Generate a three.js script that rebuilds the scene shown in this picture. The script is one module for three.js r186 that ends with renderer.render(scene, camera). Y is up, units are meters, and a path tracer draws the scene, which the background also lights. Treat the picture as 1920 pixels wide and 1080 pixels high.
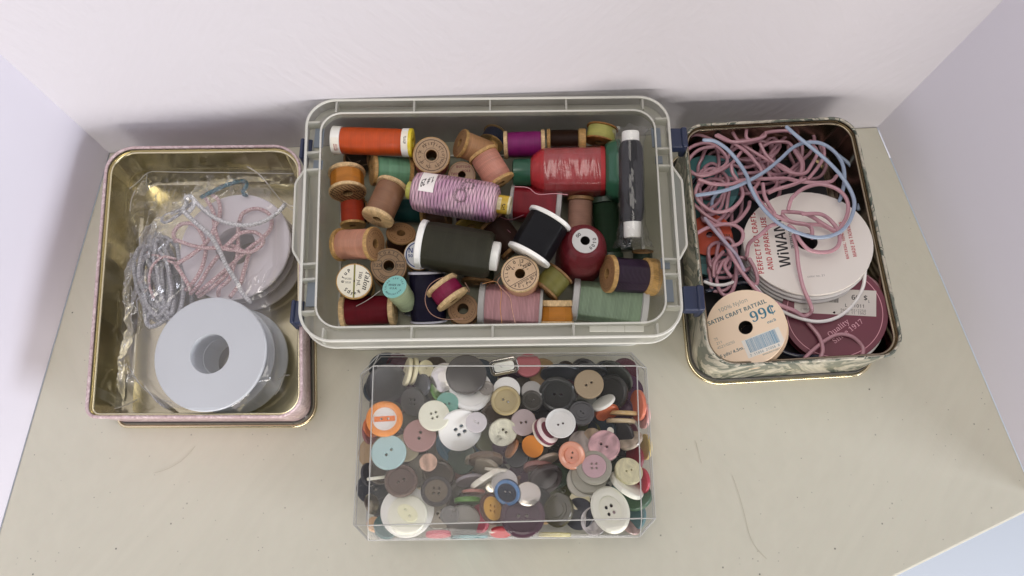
import * as THREE from 'three';
import { mergeGeometries, toCreasedNormals } from 'three/addons/utils/BufferGeometryUtils.js';
import { RoundedBoxGeometry } from 'three/addons/geometries/RoundedBoxGeometry.js';
import { RectAreaLightUniformsLib } from 'three/addons/lights/RectAreaLightUniformsLib.js';
import { ImprovedNoise } from 'three/addons/math/ImprovedNoise.js';

// ---------- camera, light, exposure ----------
const scene = new THREE.Scene();
const F = 1400, CAM_H = 0.5, TILT = Math.atan(500 / F);      // lens in pixels of a 1920 wide picture; metres above the shelf; tilt off straight down
const camera = new THREE.PerspectiveCamera(2 * Math.atan(540 / F) * 180 / Math.PI, 16 / 9, 0.01, 60);
camera.position.set(0, CAM_H, 0);
camera.up.set(0, 0, -1);
camera.lookAt(0, 0, -CAM_H * Math.tan(TILT));
camera.updateMatrixWorld();
RectAreaLightUniformsLib.init();
scene.background = new THREE.Color().setRGB(0.02, 0.02, 0.021);
function areaLight(name, color, intensity, w, h, pos, target) {
  const l = new THREE.RectAreaLight(color, intensity, w, h);
  l.name = name; l.position.set(...pos); l.lookAt(...target); scene.add(l);
  return l;
}
areaLight('window_light', 0xfdf6f0, 13.0, 1.5, 0.36, [0.28, 0.16, 1.35], [0, 0.03, -0.2]);
areaLight('side_window_light', 0xf0f3ff, 16.0, 0.8, 0.6, [1.7, 0.5, 0.78], [-0.1, 0, -0.08]);
areaLight('ceiling_light', 0xfff8f0, 5.0, 1.1, 0.5, [-0.1, 1.5, -0.02], [0, 0, -0.12]);
const renderer = new THREE.WebGLRenderer({ antialias: true });
renderer.toneMapping = THREE.LinearToneMapping;
renderer.toneMappingExposure = 1.0;
renderer.shadowMap.enabled = true;

// ---------- helpers ----------
const V = (x, y, z) => new THREE.Vector3(x, y, z);
let seed = 7;
const rnd = () => { seed = (seed * 1664525 + 1013904223) >>> 0; return seed / 4294967296; };
const rr = (a, b) => a + (b - a) * rnd();
const noise = new ImprovedNoise();
const FWD = V(0, -Math.cos(TILT), -Math.sin(TILT)), RIGHT = V(1, 0, 0), UPV = V(0, Math.sin(TILT), -Math.cos(TILT)), EYE = V(0, CAM_H, 0);
const ray = (px, py) => FWD.clone().addScaledVector(RIGHT, (px - 960) / F).addScaledVector(UPV, (540 - py) / F);
const depthAt = (px, py, h) => (h - CAM_H) / ray(px, py).y;
const at = (px, py, h = 0) => EYE.clone().addScaledVector(ray(px, py), depthAt(px, py, h));   // the place at height h seen at a pixel
const used = {};
function numbered(n) { const k = used[n] = (used[n] ?? -1) + 1; return k ? `${n}_${String(k).padStart(3, '0')}` : n; }
function tag(o, label, category, group, kind) {
  if (label) o.userData.label = label;
  if (category) o.userData.category = category;
  if (group) o.userData.group = group;
  if (kind) o.userData.kind = kind;
  return o;
}
function thing(name, label, category, group) {
  const g = new THREE.Group(); g.name = numbered(name); scene.add(g);
  return tag(g, label, category, group);
}
function part(name, geo, mat, parent, label) {
  const m = new THREE.Mesh(geo, mat); m.name = parent ? name : numbered(name); m.castShadow = m.receiveShadow = true;
  (parent || scene).add(m);
  if (label) m.userData.label = label;
  return m;
}
const C = (hex, k = 1) => { const c = new THREE.Color(hex); c.r = Math.min(.9, c.r * k); c.g = Math.min(.9, c.g * k); c.b = Math.min(.9, c.b * k); return c; };
function dataTex(w, h, f, srgb, rx = 1, ry = 1) {
  const d = new Uint8Array(w * h * 4);
  for (let y = 0; y < h; y++) for (let x = 0; x < w; x++) {
    const v = f(x / w, y / h), i = (y * w + x) * 4;
    const a = Array.isArray(v) ? v : [v, v, v];
    for (let k = 0; k < 3; k++) d[i + k] = Math.max(0, Math.min(255, a[k] * 255));
    d[i + 3] = 255;
  }
  const t = new THREE.DataTexture(d, w, h); t.wrapS = t.wrapT = THREE.RepeatWrapping; t.magFilter = THREE.LinearFilter; t.minFilter = THREE.LinearMipmapLinearFilter; t.generateMipmaps = true;
  if (srgb) t.colorSpace = THREE.SRGBColorSpace;
  t.repeat.set(rx, ry); t.needsUpdate = true;
  return t;
}
function canvasTex(w, h, draw) {
  const c = document.createElement('canvas'); c.width = w; c.height = h;
  const g = c.getContext('2d'); draw(g, w, h);
  const t = new THREE.CanvasTexture(c); t.colorSpace = THREE.SRGBColorSpace; t.anisotropy = 8; return t;
}
const fbm = (x, y, z, o = 4) => { let s = 0, a = .5; for (let i = 0; i < o; i++) { s += a * noise.noise(x, y, z); x *= 2.03; y *= 2.03; a *= .5; } return s; };
const tile = (u, v, n, z, o = 4) => {   // noise that repeats without a seam
  const a = u * Math.PI * 2, b = v * Math.PI * 2, k = n / (Math.PI * 2);
  return fbm(Math.cos(a) * k + 9 + Math.cos(b) * k * .7, Math.sin(a) * k + Math.sin(b) * k * .7, z + Math.sin(b) * k * .5 + Math.cos(b + 1) * k * .3, o);
};
const std = (o) => new THREE.MeshPhysicalMaterial({ roughness: .5, ...o, side: THREE.DoubleSide });

// lathe round the y axis; uv = (metres round, metres along)
function lathe(profile, seg = 40, crease = .5) {
  const g = new THREE.LatheGeometry(profile.map(([r, y]) => new THREE.Vector2(Math.max(r, 0), y)), seg);
  const uv = g.attributes.uv, p = g.attributes.position, n = profile.length;
  let len = [0]; for (let i = 1; i < n; i++) len.push(len[i - 1] + Math.hypot(profile[i][0] - profile[i - 1][0], profile[i][1] - profile[i - 1][1]));
  const rm = Math.max(...profile.map(q => q[0]));
  for (let i = 0; i < uv.count; i++) uv.setXY(i, uv.getX(i) * 2 * Math.PI * rm, len[i % n]);
  return toCreasedNormals(g, crease);
}
function flip(g) { const i = g.index; if (i) { const a = i.array; for (let k = 0; k < a.length; k += 3) { const t = a[k]; a[k] = a[k + 1]; a[k + 1] = t; } } g.computeVertexNormals(); return g; }
// a flat ring in the xz plane facing +y with uv over its square
function disc(r, rin = 0, y = 0) {
  const g = rin > 0 ? new THREE.RingGeometry(rin, r, 48) : new THREE.CircleGeometry(r, 48);
  g.rotateX(-Math.PI / 2); g.translate(0, y, 0);
  const p = g.attributes.position, uv = g.attributes.uv;
  for (let i = 0; i < p.count; i++) uv.setXY(i, .5 + p.getX(i) / (2 * r), .5 - p.getZ(i) / (2 * r));
  return g;
}
const ring2 = (pts) => pts;   // a ring is a list of [x, z]
function insetQuad(q, d) {
  const n = q.length, lines = [];
  let area = 0; for (let i = 0; i < n; i++) { const a = q[i], b = q[(i + 1) % n]; area += a[0] * b[1] - b[0] * a[1]; }
  const s = area > 0 ? 1 : -1;
  for (let i = 0; i < n; i++) {
    const a = q[i], b = q[(i + 1) % n], dx = b[0] - a[0], dz = b[1] - a[1], l = Math.hypot(dx, dz), dd = Array.isArray(d) ? d[i] : d;
    lines.push([a[0] - dz / l * dd * s, a[1] + dx / l * dd * s, dx / l, dz / l]);
  }
  return q.map((_, i) => {
    const [x1, z1, a1, b1] = lines[(i + n - 1) % n], [x2, z2, a2, b2] = lines[i];
    const det = a1 * b2 - b1 * a2, t = ((x2 - x1) * b2 - (z2 - z1) * a2) / det;
    return [x1 + a1 * t, z1 + b1 * t];
  });
}
function roundQuad(q, r, n = 9, edge = 10) {     // rounded corners, straight edges split into `edge` pieces
  const out = [], m = q.length;
  for (let i = 0; i < m; i++) {
    const p = q[i], a = q[(i + m - 1) % m], b = q[(i + 1) % m], R = Array.isArray(r) ? r[i] : r, Rn = Array.isArray(r) ? r[(i + 1) % m] : r;
    const la = Math.hypot(a[0] - p[0], a[1] - p[1]), lb = Math.hypot(b[0] - p[0], b[1] - p[1]);
    const s = [p[0] + (a[0] - p[0]) / la * R, p[1] + (a[1] - p[1]) / la * R], e = [p[0] + (b[0] - p[0]) / lb * R, p[1] + (b[1] - p[1]) / lb * R];
    const k = .5523, c1 = [s[0] + (p[0] - s[0]) * k, s[1] + (p[1] - s[1]) * k], c2 = [e[0] + (p[0] - e[0]) * k, e[1] + (p[1] - e[1]) * k];
    for (let j = 0; j <= n; j++) { const t = j / n, u = 1 - t; out.push([0, 1].map(d => u * u * u * s[d] + 3 * u * u * t * c1[d] + 3 * u * t * t * c2[d] + t * t * t * e[d])); }
    const ne = [b[0] + (p[0] - b[0]) / lb * Rn, b[1] + (p[1] - b[1]) / lb * Rn];
    for (let j = 1; j < edge; j++) { const t = j / edge; out.push([e[0] + (ne[0] - e[0]) * t, e[1] + (ne[1] - e[1]) * t]); }
  }
  return out;
}
function loft(rings, heights, { capFirst = false, capLast = false, crease = .6 } = {}) {
  const pos = [], uv = [], idx = [], n = rings[0].length;
  let vv = 0;
  rings.forEach((r, k) => {
    if (k) vv += Math.hypot(r[0][0] - rings[k - 1][0][0], r[0][1] - rings[k - 1][0][1], heights[k] - heights[k - 1]);
    let uu = 0;
    for (let i = 0; i <= n; i++) {
      const p = r[i % n], q = r[(i + n - 1) % n]; if (i) uu += Math.hypot(p[0] - q[0], p[1] - q[1]);
      pos.push(p[0], typeof heights[k] === 'function' ? heights[k](p) : heights[k], p[1]); uv.push(uu, vv);
    }
  });
  for (let k = 0; k + 1 < rings.length; k++) for (let i = 0; i < n; i++) { const a = k * (n + 1) + i, b = a + n + 1; idx.push(a, a + 1, b, b, a + 1, b + 1); }
  const cap = (k, f) => {
    const r = rings[k], cx = r.reduce((s, p) => s + p[0], 0) / n, cz = r.reduce((s, p) => s + p[1], 0) / n, c = pos.length / 3;
    pos.push(cx, heights[k], cz); uv.push(cx, cz);
    for (let i = 0; i < n; i++) { pos.push(r[i][0], heights[k], r[i][1]); uv.push(r[i][0], r[i][1]); }
    for (let i = 0; i < n; i++) f ? idx.push(c, c + 1 + i, c + 1 + (i + 1) % n) : idx.push(c, c + 1 + (i + 1) % n, c + 1 + i);
  };
  if (capFirst) cap(0, true);
  if (capLast) cap(rings.length - 1, false);
  const g = new THREE.BufferGeometry();
  g.setAttribute('position', new THREE.Float32BufferAttribute(pos, 3)); g.setAttribute('uv', new THREE.Float32BufferAttribute(uv, 2)); g.setIndex(idx);
  g.computeVertexNormals();
  return toCreasedNormals(g, crease);
}
function tube(pts, r, { closed = false, seg, rad = 7, tension = .5 } = {}) {
  const c = new THREE.CatmullRomCurve3(pts, closed, 'catmullrom', tension), L = c.getLength();
  const g = new THREE.TubeGeometry(c, seg || Math.max(8, Math.min(400, Math.round(L / .0022))), r, rad, closed);
  const uv = g.attributes.uv; for (let i = 0; i < uv.count; i++) uv.setXY(i, uv.getX(i) * L, uv.getY(i) * 2 * Math.PI * r);
  if (!closed) {   // round the two ends off
    for (const t of [0, 1]) { const s = new THREE.SphereGeometry(r * .98, 7, 5); const p = c.getPoint(t); s.translate(p.x, p.y, p.z); (g.userData.ends ||= []).push(s); }
    return mergeGeometries([g, ...g.userData.ends].map(x => x.index ? x.toNonIndexed() : x));
  }
  return g;
}
const ringTube = (ring, y, r, rad = 7) => tube(ring.map(([x, z]) => V(x, y, z)), r, { closed: true, seg: ring.length * 2, rad });
const quadAt = (corners, h) => corners.map(([x, y]) => { const p = at(x, y, h); return [p.x, p.z]; });

// ---------- materials ----------
const shelfTex = (() => {
  const w = 1024, f = (u, v) => {
    const a = tile(u, v, 9, 3.1, 5) * .012 + tile(u, v, 60, 7.7, 3) * .018;
    return [.848 + a, .838 + a, .772 + a * .97];
  };
  const t = dataTex(w, w, f, true);
  const d = t.image.data; let s0 = seed; seed = 991;
  for (let i = 0; i < 420; i++) {   // specks of dirt in the paint
    const x = rnd() * w | 0, y = rnd() * w | 0, k = .45 + rnd() * .4, n = rnd() < .12 ? 2 : 1;
    for (let a = 0; a < n; a++) for (let b = 0; b < n; b++) { const j = (((y + a) % w) * w + (x + b) % w) * 4; for (let c = 0; c < 3; c++) d[j + c] *= k; }
  }
  seed = s0; return t;
})();
const orangePeel = dataTex(512, 512, (u, v) => .5 + tile(u, v, 34, 1.3, 3) * .9, false);
const M = {
  shelf: std({ map: shelfTex, color: C(0xffffff), roughness: .62, bumpMap: orangePeel, bumpScale: .00006, specularIntensity: .5 }),
  wall: std({ color: new THREE.Color().setRGB(.655, .638, .672), roughness: .7, bumpMap: orangePeel.clone(), bumpScale: .0004, specularIntensity: .4 }),
  sideWall: std({ color: new THREE.Color().setRGB(.73, .715, .79), roughness: .7, specularIntensity: .4 }),
  floor: std({ color: new THREE.Color().setRGB(.72, .78, .86), roughness: .8 }),
};
for (const m of [M.shelf]) { m.map.repeat.set(2.2, 2.2); m.bumpMap.repeat.set(9, 9); }
M.wall.bumpMap.repeat.set(4, 4); M.wall.bumpMap.needsUpdate = true;

// ---------- the setting: a shelf in an alcove ----------
const BL = at(205, 286), BR = at(1645, 238), LF = at(2, 985), RF = at(1921, 884);
{
  const ext = (a, b, k) => a.clone().lerp(b, k);
  const LFF = ext(BL, LF, 1.9), RFF = ext(BR, RF, 1.06);
  const E1 = at(1921, 962), E2 = at(1682, 1080);
  const dir = E2.clone().sub(E1).normalize(), front = E2.clone().addScaledVector(dir, .35), corner = E1.clone().addScaledVector(dir, -.012);
  const outline = [BL, BR, RFF, corner, front, V(LFF.x, 0, Math.max(front.z, LFF.z))].map(p => [p.x, p.z]);
  const s = new THREE.Shape(outline.map(([x, z]) => new THREE.Vector2(x, -z)));
  const g = new THREE.ExtrudeGeometry(s, { depth: .018, bevelEnabled: true, bevelSize: .0015, bevelThickness: .0015, bevelSegments: 2, bevelOffset: -.0015 });
  g.rotateX(-Math.PI / 2); g.translate(0, -.0195, 0);
  tag(part('shelf', g, M.shelf), 'cream painted shelf with specks and scratches under the four boxes', 'shelf', null, 'structure');
  // walls as slabs: the inner face through given points, 15 mm thick outwards
  const slab = (name, a, b, up, out, mat, label) => {
    const T = out.clone().multiplyScalar(.015), P = [a, b, b.clone().add(up[1]), a.clone().add(up[0])];
    const all = [...P, ...P.map(p => p.clone().add(T))], pos = [], uvs = [], q = [[0, 1, 2, 3], [5, 4, 7, 6], [4, 0, 3, 7], [1, 5, 6, 2], [3, 2, 6, 7], [4, 5, 1, 0]];
    for (const f of q) for (const i of [f[0], f[1], f[2], f[0], f[2], f[3]]) { pos.push(all[i].x, all[i].y, all[i].z); uvs.push(all[i].x + all[i].z, all[i].y); }
    const gg = new THREE.BufferGeometry(); gg.setAttribute('position', new THREE.Float32BufferAttribute(pos, 3)); gg.setAttribute('uv', new THREE.Float32BufferAttribute(uvs, 2)); gg.computeVertexNormals();
    tag(part(name, gg, mat), label, 'wall', null, 'structure');
  };
  const bdir = BR.clone().sub(BL).normalize(), bn = V(bdir.z, 0, -bdir.x);      // outwards, away from the viewer
  if (bn.z > 0) bn.negate();
  const hit = (px, py) => { const d = ray(px, py), t = BL.clone().sub(EYE).dot(bn) / d.dot(bn); return EYE.clone().addScaledVector(d, t); };
  const TL = hit(0, 100), TR = hit(1880, 0);
  const upL = TL.clone().sub(BL), upR = TR.clone().sub(BR), kL = .62 / upL.y, kR = .62 / upR.y;
  upL.multiplyScalar(kL); upR.multiplyScalar(kR);
  const dn = V(0, -.05, 0), b0 = BL.clone().add(dn), b1 = BR.clone().add(dn);
  slab('wall_back', b0.clone().addScaledVector(bdir, -.4), b1.clone().addScaledVector(bdir, .4), [V(0, .67, 0), V(0, .67, 0)], bn, M.wall, 'white painted back wall of the shelf alcove');
  slab('wall_left', BL.clone().addScaledVector(bn, .002), LFF, [upL, upL], V(-1, 0, 0), M.sideWall, 'white painted left wall of the shelf alcove');
  slab('wall_right', BR.clone().addScaledVector(bn, .002), RFF, [upR, upR], V(1, 0, 0), M.sideWall, 'white painted right wall of the shelf alcove');
  const fl = new THREE.BoxGeometry(6, .1, 6); fl.translate(0, -.75, 1.2);
  tag(part('floor', fl, M.floor), 'pale floor far below the shelf edge', 'floor', null, 'structure');
}

// ---------- shared surfaces of the haberdashery ----------
const woodTex = dataTex(256, 256, (u, v) => { const g = .86 + tile(u, v, 5, 2.2, 4) * .28 + Math.sin((u * 14 + tile(u, v, 3, 8, 2) * 3) * 6.283) * .035; return [g, g * .985, g * .95]; }, true, 60, 60);
const threadTex = dataTex(128, 512, (u, v) => {
  const w = Math.round(v * 512), h = Math.abs(Math.sin(w * 127.1 + 3) * 43758.5) % 1, h2 = Math.abs(Math.sin((w >> 3) * 12.7 + 1) * 4375.5) % 1;
  return .84 + h * .2 - (h2 > .86 ? .035 : 0) + tile(u, v, 4, 5, 2) * .12;
}, true, 25, 50);
const threadBump = dataTex(4, 64, (u, v) => .5 + .5 * Math.sin(v * Math.PI * 2 * 16), false, 1, 180);
const windTex = dataTex(256, 512, (u, v) => {
  const l = Math.abs(Math.sin((v * 30 + u * 1 + tile(u, v, 4, 3, 2) * .25) * Math.PI)), m = tile(u, v, 6, 8, 3), i = Math.floor(v * 30 + u), h = Math.abs(Math.sin(i * 91.3) * 437.5) % 1;
  const k = .80 + .20 * Math.pow(l, .6) + (h - .5) * .14 + m * .14; return [k, k, k];
}, true, 1 / .1, 1 / .027);
const windBump = dataTex(64, 256, (u, v) => Math.abs(Math.sin((v * 30 + u) * Math.PI)), false, 1 / .1, 1 / .027);
const threadMat = {};
const coarse = (hex, k = 1.35) => threadMat['co' + hex] ||= std({ map: windTex, bumpMap: windBump, bumpScale: .0003, color: C(hex, k), roughness: .42, sheen: .25, sheenColor: C(hex, 1.3), sheenRoughness: .4 });
const lumOf = (hex) => { const c = new THREE.Color(hex); return c.r * .3 + c.g * .6 + c.b * .1; };
const thread = (hex, k = 1.25, rough = .38) => threadMat[hex + rough] ||= std({ map: threadTex, color: C(hex, lumOf(hex) < .05 ? .8 * k : k), specularIntensity: lumOf(hex) < .05 ? .4 : .9, bumpMap: threadBump, bumpScale: .00012, roughness: rough, sheen: .25, sheenRoughness: .4, sheenColor: C(hex, 1.3) });
const wood = (hex) => threadMat['w' + hex] ||= std({ map: woodTex, color: C(hex, 1.2), roughness: .58 });
const W = wood(0xc7a168), WD = wood(0x93714a), WP = wood(0xdcc094);
const plas = (hex, o = {}) => threadMat['p' + hex + JSON.stringify(o)] ||= std({ color: C(hex, 1.12), roughness: .35, ...o });
const whitePlastic = plas(0xf4efe2), greenPlastic = plas(0x28543f, { roughness: .28 }), goldPaper = plas(0xc9a93a, { roughness: .35 });
const milky = std({ color: C(0xd8d8d6), roughness: .35, transmission: .35, thickness: 0 });
function arcText(g, str, cx, cy, r, a0, step, size, inward) {   // letters round a circle, a0 in degrees clockwise from the top
  g.save(); g.translate(cx, cy); g.font = `bold ${size}px sans-serif`; g.textAlign = 'center'; g.textBaseline = 'middle';
  [...str].forEach((ch, i) => { g.save(); g.rotate((a0 + i * step) * Math.PI / 180); g.translate(0, -r); if (inward) g.rotate(Math.PI); g.fillText(ch, 0, 0); g.restore(); });
  g.restore();
}
function stampTex(bg, ink, draw, grain = true) {
  return canvasTex(256, 256, (g) => {
    g.fillStyle = bg; g.fillRect(0, 0, 256, 256);
    if (grain) for (let i = 0; i < 500; i++) { g.fillStyle = `rgba(60,35,15,${rr(.01, .07)})`; g.fillRect(rr(0, 256), rr(0, 256), rr(1, 3), rr(8, 50)); }
    g.fillStyle = ink; g.strokeStyle = ink; draw(g);
  });
}
const ST = {
  // worn stamp of a pink thread spool
  ring: stampTex('#b89a78', '#4a3420', g => { g.lineWidth = 5; g.beginPath(); g.arc(128, 128, 112, 0, 7); g.stroke(); g.lineWidth = 3; g.beginPath(); g.arc(128, 128, 52, 0, 7); g.stroke(); for (let i = 0; i < 8; i++) { g.save(); g.translate(128, 128); g.rotate(i * .785 + .2); g.lineWidth = 2.5; g.beginPath(); g.moveTo(0, -58); g.lineTo(0, -108); g.moveTo(-18, -92); g.lineTo(16, -92); g.stroke(); g.restore(); } arcText(g, 'SILK CO MADE IN U S A BEST', 128, 128, 84, 0, 14.4, 24); }),
  twist: stampTex('#d6b896', '#37261a', g => {
    g.lineWidth = 4; g.beginPath(); g.arc(128, 128, 116, 0, 7); g.stroke();
    arcText(g, '2030', 128, 128, 92, -62, 36, 36); arcText(g, '16 YARDS', 128, 128, 62, -60, 17, 17);
    g.save(); g.translate(128, 128); g.rotate(-.52); g.lineWidth = 4; g.beginPath(); g.moveTo(-104, 46); g.lineTo(104, 46); g.moveTo(28, -20); g.lineTo(106, -20); g.moveTo(-40, -98); g.lineTo(-24, -46); g.moveTo(52, -92); g.lineTo(28, -44); g.stroke();
    g.font = 'bold 22px sans-serif'; g.textAlign = 'center'; g.fillText('TWIST', 72, -26); g.fillText('BUTTON HOLE', 22, 70); g.fillText('&', 10, 90); g.restore();
    arcText(g, 'BUTTON', 128, 128, 94, 200, -17, 24, true); arcText(g, 'SILK', 128, 128, 96, -122, 17, 27);
  }),
  coats: stampTex('#8f7250', '#3c2a19', g => {
    g.lineWidth = 4; for (const r of [118, 84, 50]) { g.beginPath(); g.arc(128, 128, r, 0, 7); g.stroke(); }
    g.fillStyle = '#8f7250'; g.fillRect(8, 94, 66, 66); g.fillRect(182, 94, 66, 66); g.fillStyle = '#3c2a19';
    g.font = 'bold 36px sans-serif'; g.textAlign = 'center'; g.fillText('125', 44, 140); g.fillText('150', 212, 140); g.strokeRect(12, 94, 62, 64); g.strokeRect(182, 94, 62, 64);
    arcText(g, 'COATS', 128, 128, 100, -38, 19, 30); arcText(g, 'YARDS SIX', 128, 128, 100, 218, -9.5, 24, true);
  }),
  plain: stampTex('#9c7650', '#5b3d22', g => { g.lineWidth = 3; g.beginPath(); g.arc(128, 128, 108, 0, 7); g.stroke(); arcText(g, 'SPOOL COTTON FAST COLOR', 128, 128, 84, 0, 15.6, 22); }),
  gold: stampTex('#a8865c', '#3f2c1a', g => { g.lineWidth = 7; for (let i = -4; i < 5; i++) { g.beginPath(); g.moveTo(128 + i * 26 - 40, 128 - 100); g.lineTo(128 + i * 26 + 40, 128 + 100); g.stroke(); } g.lineWidth = 5; g.beginPath(); g.arc(128, 128, 112, 0, 7); g.stroke(); g.fillStyle = '#a8865c'; g.fillRect(20, 104, 216, 46); g.fillStyle = '#3f2c1a'; g.font = 'bold 40px sans-serif'; g.textAlign = 'center'; g.fillText('SILK', 60, 142); g.fillText('100', 200, 142); }),
  button: stampTex('#b99a7c', '#7a2f35', g => { g.font = 'bold 34px sans-serif'; g.textAlign = 'center'; g.fillText('BUTTON', 140, 60); g.fillText('HOLE', 170, 100); g.fillText('TWIST', 70, 130); g.lineWidth = 3; g.beginPath(); g.arc(128, 128, 118, 0, 7); g.stroke(); }),
  silkLabel: stampTex('#f0ebd8', '#23211f', g => {
    g.fillStyle = '#7d7a2a'; g.fillRect(122, 0, 13, 256); g.fillStyle = '#23211f'; g.textAlign = 'center';
    g.save(); g.translate(196, 116); g.rotate(1.75); g.font = 'italic bold 52px serif'; g.fillText('Talon', 0, -6); g.font = 'bold 34px serif'; g.fillText('100 yd.', 0, 40); g.restore();
    arcText(g, 'Pure Silk', 128, 128, 88, 332, -22, 38, false); arcText(g, 'Dye', 128, 128, 92, 205, -16, 30, true);
    g.font = '20px serif'; g.fillText('PURE', 84, 118); g.fillText('SILK', 84, 146);
  }, false),
  mint: stampTex('#8fd0c8', '#23444a', g => { g.textAlign = 'center'; g.save(); g.translate(128, 128); g.rotate(.2); g.font = 'bold 34px sans-serif'; g.fillText('MADE IN', 0, -6); g.fillText('U.S.A.', 0, 34); g.restore(); arcText(g, 'COLOR 100 YDS', 128, 128, 98, -100, 15, 26); arcText(g, 'MERCERIZED', 128, 128, 98, 236, -12, 26, true); }, false),
  cone: stampTex('#cfcfcb', '#1d1d1f', g => { g.font = 'bold 48px sans-serif'; g.textAlign = 'center'; g.save(); g.translate(66, 74); g.rotate(-.75); g.fillText('00', 0, 12); g.restore(); arcText(g, '6010', 128, 128, 92, 146, -22, 48, true); }, false),
  blue: stampTex('#d9dde0', '#223a78', g => { g.lineWidth = 10; g.beginPath(); g.arc(128, 128, 112, 0, 7); g.stroke(); g.font = 'bold 60px sans-serif'; g.fillText('★', 20, 180); g.fillText('N', 30, 110); g.font = 'bold 40px sans-serif'; g.fillText('50', 30, 150); }, false),
};
const stampMat = Object.fromEntries(Object.entries(ST).map(([k, t]) => [k, std({ map: t, color: C(0xffffff), roughness: .55 })]));
const DARKHOLE = std({ color: new THREE.Color().setRGB(.02, .017, .015), roughness: .9 });

// a frame whose y axis runs from the far end to the near end and whose x axis lies along the picture's right
function axisFrame({ n, f, h, e, len }) {
  const Z = depthAt(n[0], n[1], h), s = Z / F, near = at(n[0], n[1], h);
  const lp = Math.hypot(f[0] - n[0], f[1] - n[1]) * s;
  const dz = len ? Math.sqrt(Math.max(0, len * len - lp * lp)) : lp * (e || 0) / Math.sqrt(1 - (e || 0) ** 2);
  const far = EYE.clone().addScaledVector(ray(f[0], f[1]), Z + dz);
  const y = near.clone().sub(far), L = y.length(); y.normalize();
  const x = RIGHT.clone().addScaledVector(y, -RIGHT.dot(y));
  if (x.length() < .3) x.copy(UPV).addScaledVector(y, -UPV.dot(y));
  x.normalize();
  const z = x.clone().cross(y);
  return { near, far, L, s, q: new THREE.Quaternion().setFromRotationMatrix(new THREE.Matrix4().makeBasis(x, y, z)) };
}
const place = (g, fr) => { g.position.copy(fr.far); g.quaternion.copy(fr.q); };
function flangeGeo(R, t, hole, up, cone = .35) {          // a flange whose outer face is at y = 0 and which narrows inwards
  const b = Math.min(t * .3, .0006), rc = Math.max(hole + .0008, R * .55);
  const p = [[hole, 0], [R - b, 0], [R - b * .3, b * .3], [R, b], [R, t * (1 - cone * .4)], [R - b, t * (1 - cone * .2)], [rc, t * (1 + cone)], [hole, t * (1 + cone)], [hole, 0]];
  const g = lathe(up ? p.map(([r, y]) => [r, -y]) : p, 40, .7);
  return g;
}
// a reel: two flanges, the wound thread, the core, and a stamp or paper on the end that faces the viewer
function spool(o) {
  const fr = axisFrame(o), g = thing('thread_spool', o.label, 'spool'); place(g, fr);
  const { L, s } = fr, R = o.r * s, R2 = (o.r2 || o.r) * s, t1 = (o.t1 || .1) * L, t2 = (o.t2 || .1) * L, hole = (o.hole || .28) * Math.min(R, R2), fm = o.m || W;
  part('flange', flangeGeo(R2, t1, hole, false), o.m2 || fm, g);
  const nf = flangeGeo(R, t2, hole, true); nf.translate(0, L, 0);
  part('flange', nf, fm, g);
  const ra = R2 * (o.k || .9), rb = R * (o.k || .9), y0 = t1 * 1.02, y1 = L - t2 * 1.02, b = (o.bulge || 0) * R;
  const prof = [[ra * .8, y0]]; for (let i = 0; i <= 8; i++) { const u = i / 8; prof.push([ra + (rb - ra) * u + b * Math.sin(u * Math.PI) - (i % 8 ? 0 : ra * .03), y0 + (y1 - y0) * u]); } prof.push([rb * .8, y1]);
  part('thread', lathe(prof, 44, .9), o.tm || thread(o.c), g);
  part('core', lathe([[hole * 1.001, .0002], [hole * 1.001, L - .0002]], 24), o.coreDark ? DARKHOLE : WD, g);
  if (o.stamp) { const d = disc(R * (o.sr || .95), hole * 1.02, L + .00012); if (o.rot) d.rotateY(o.rot); part('end_label', d, stampMat[o.stamp], g); }
  if (o.plug) { const d = disc(hole, 0, L * .5); part('hole_plug', d, DARKHOLE, g); }
  return { g, fr, R, L };
}
const band = (fr, prof, seg = 44) => lathe(prof.map(([r, y]) => [r * fr.s, y * fr.s]), seg, .7);   // profile in picture pixels

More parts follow.
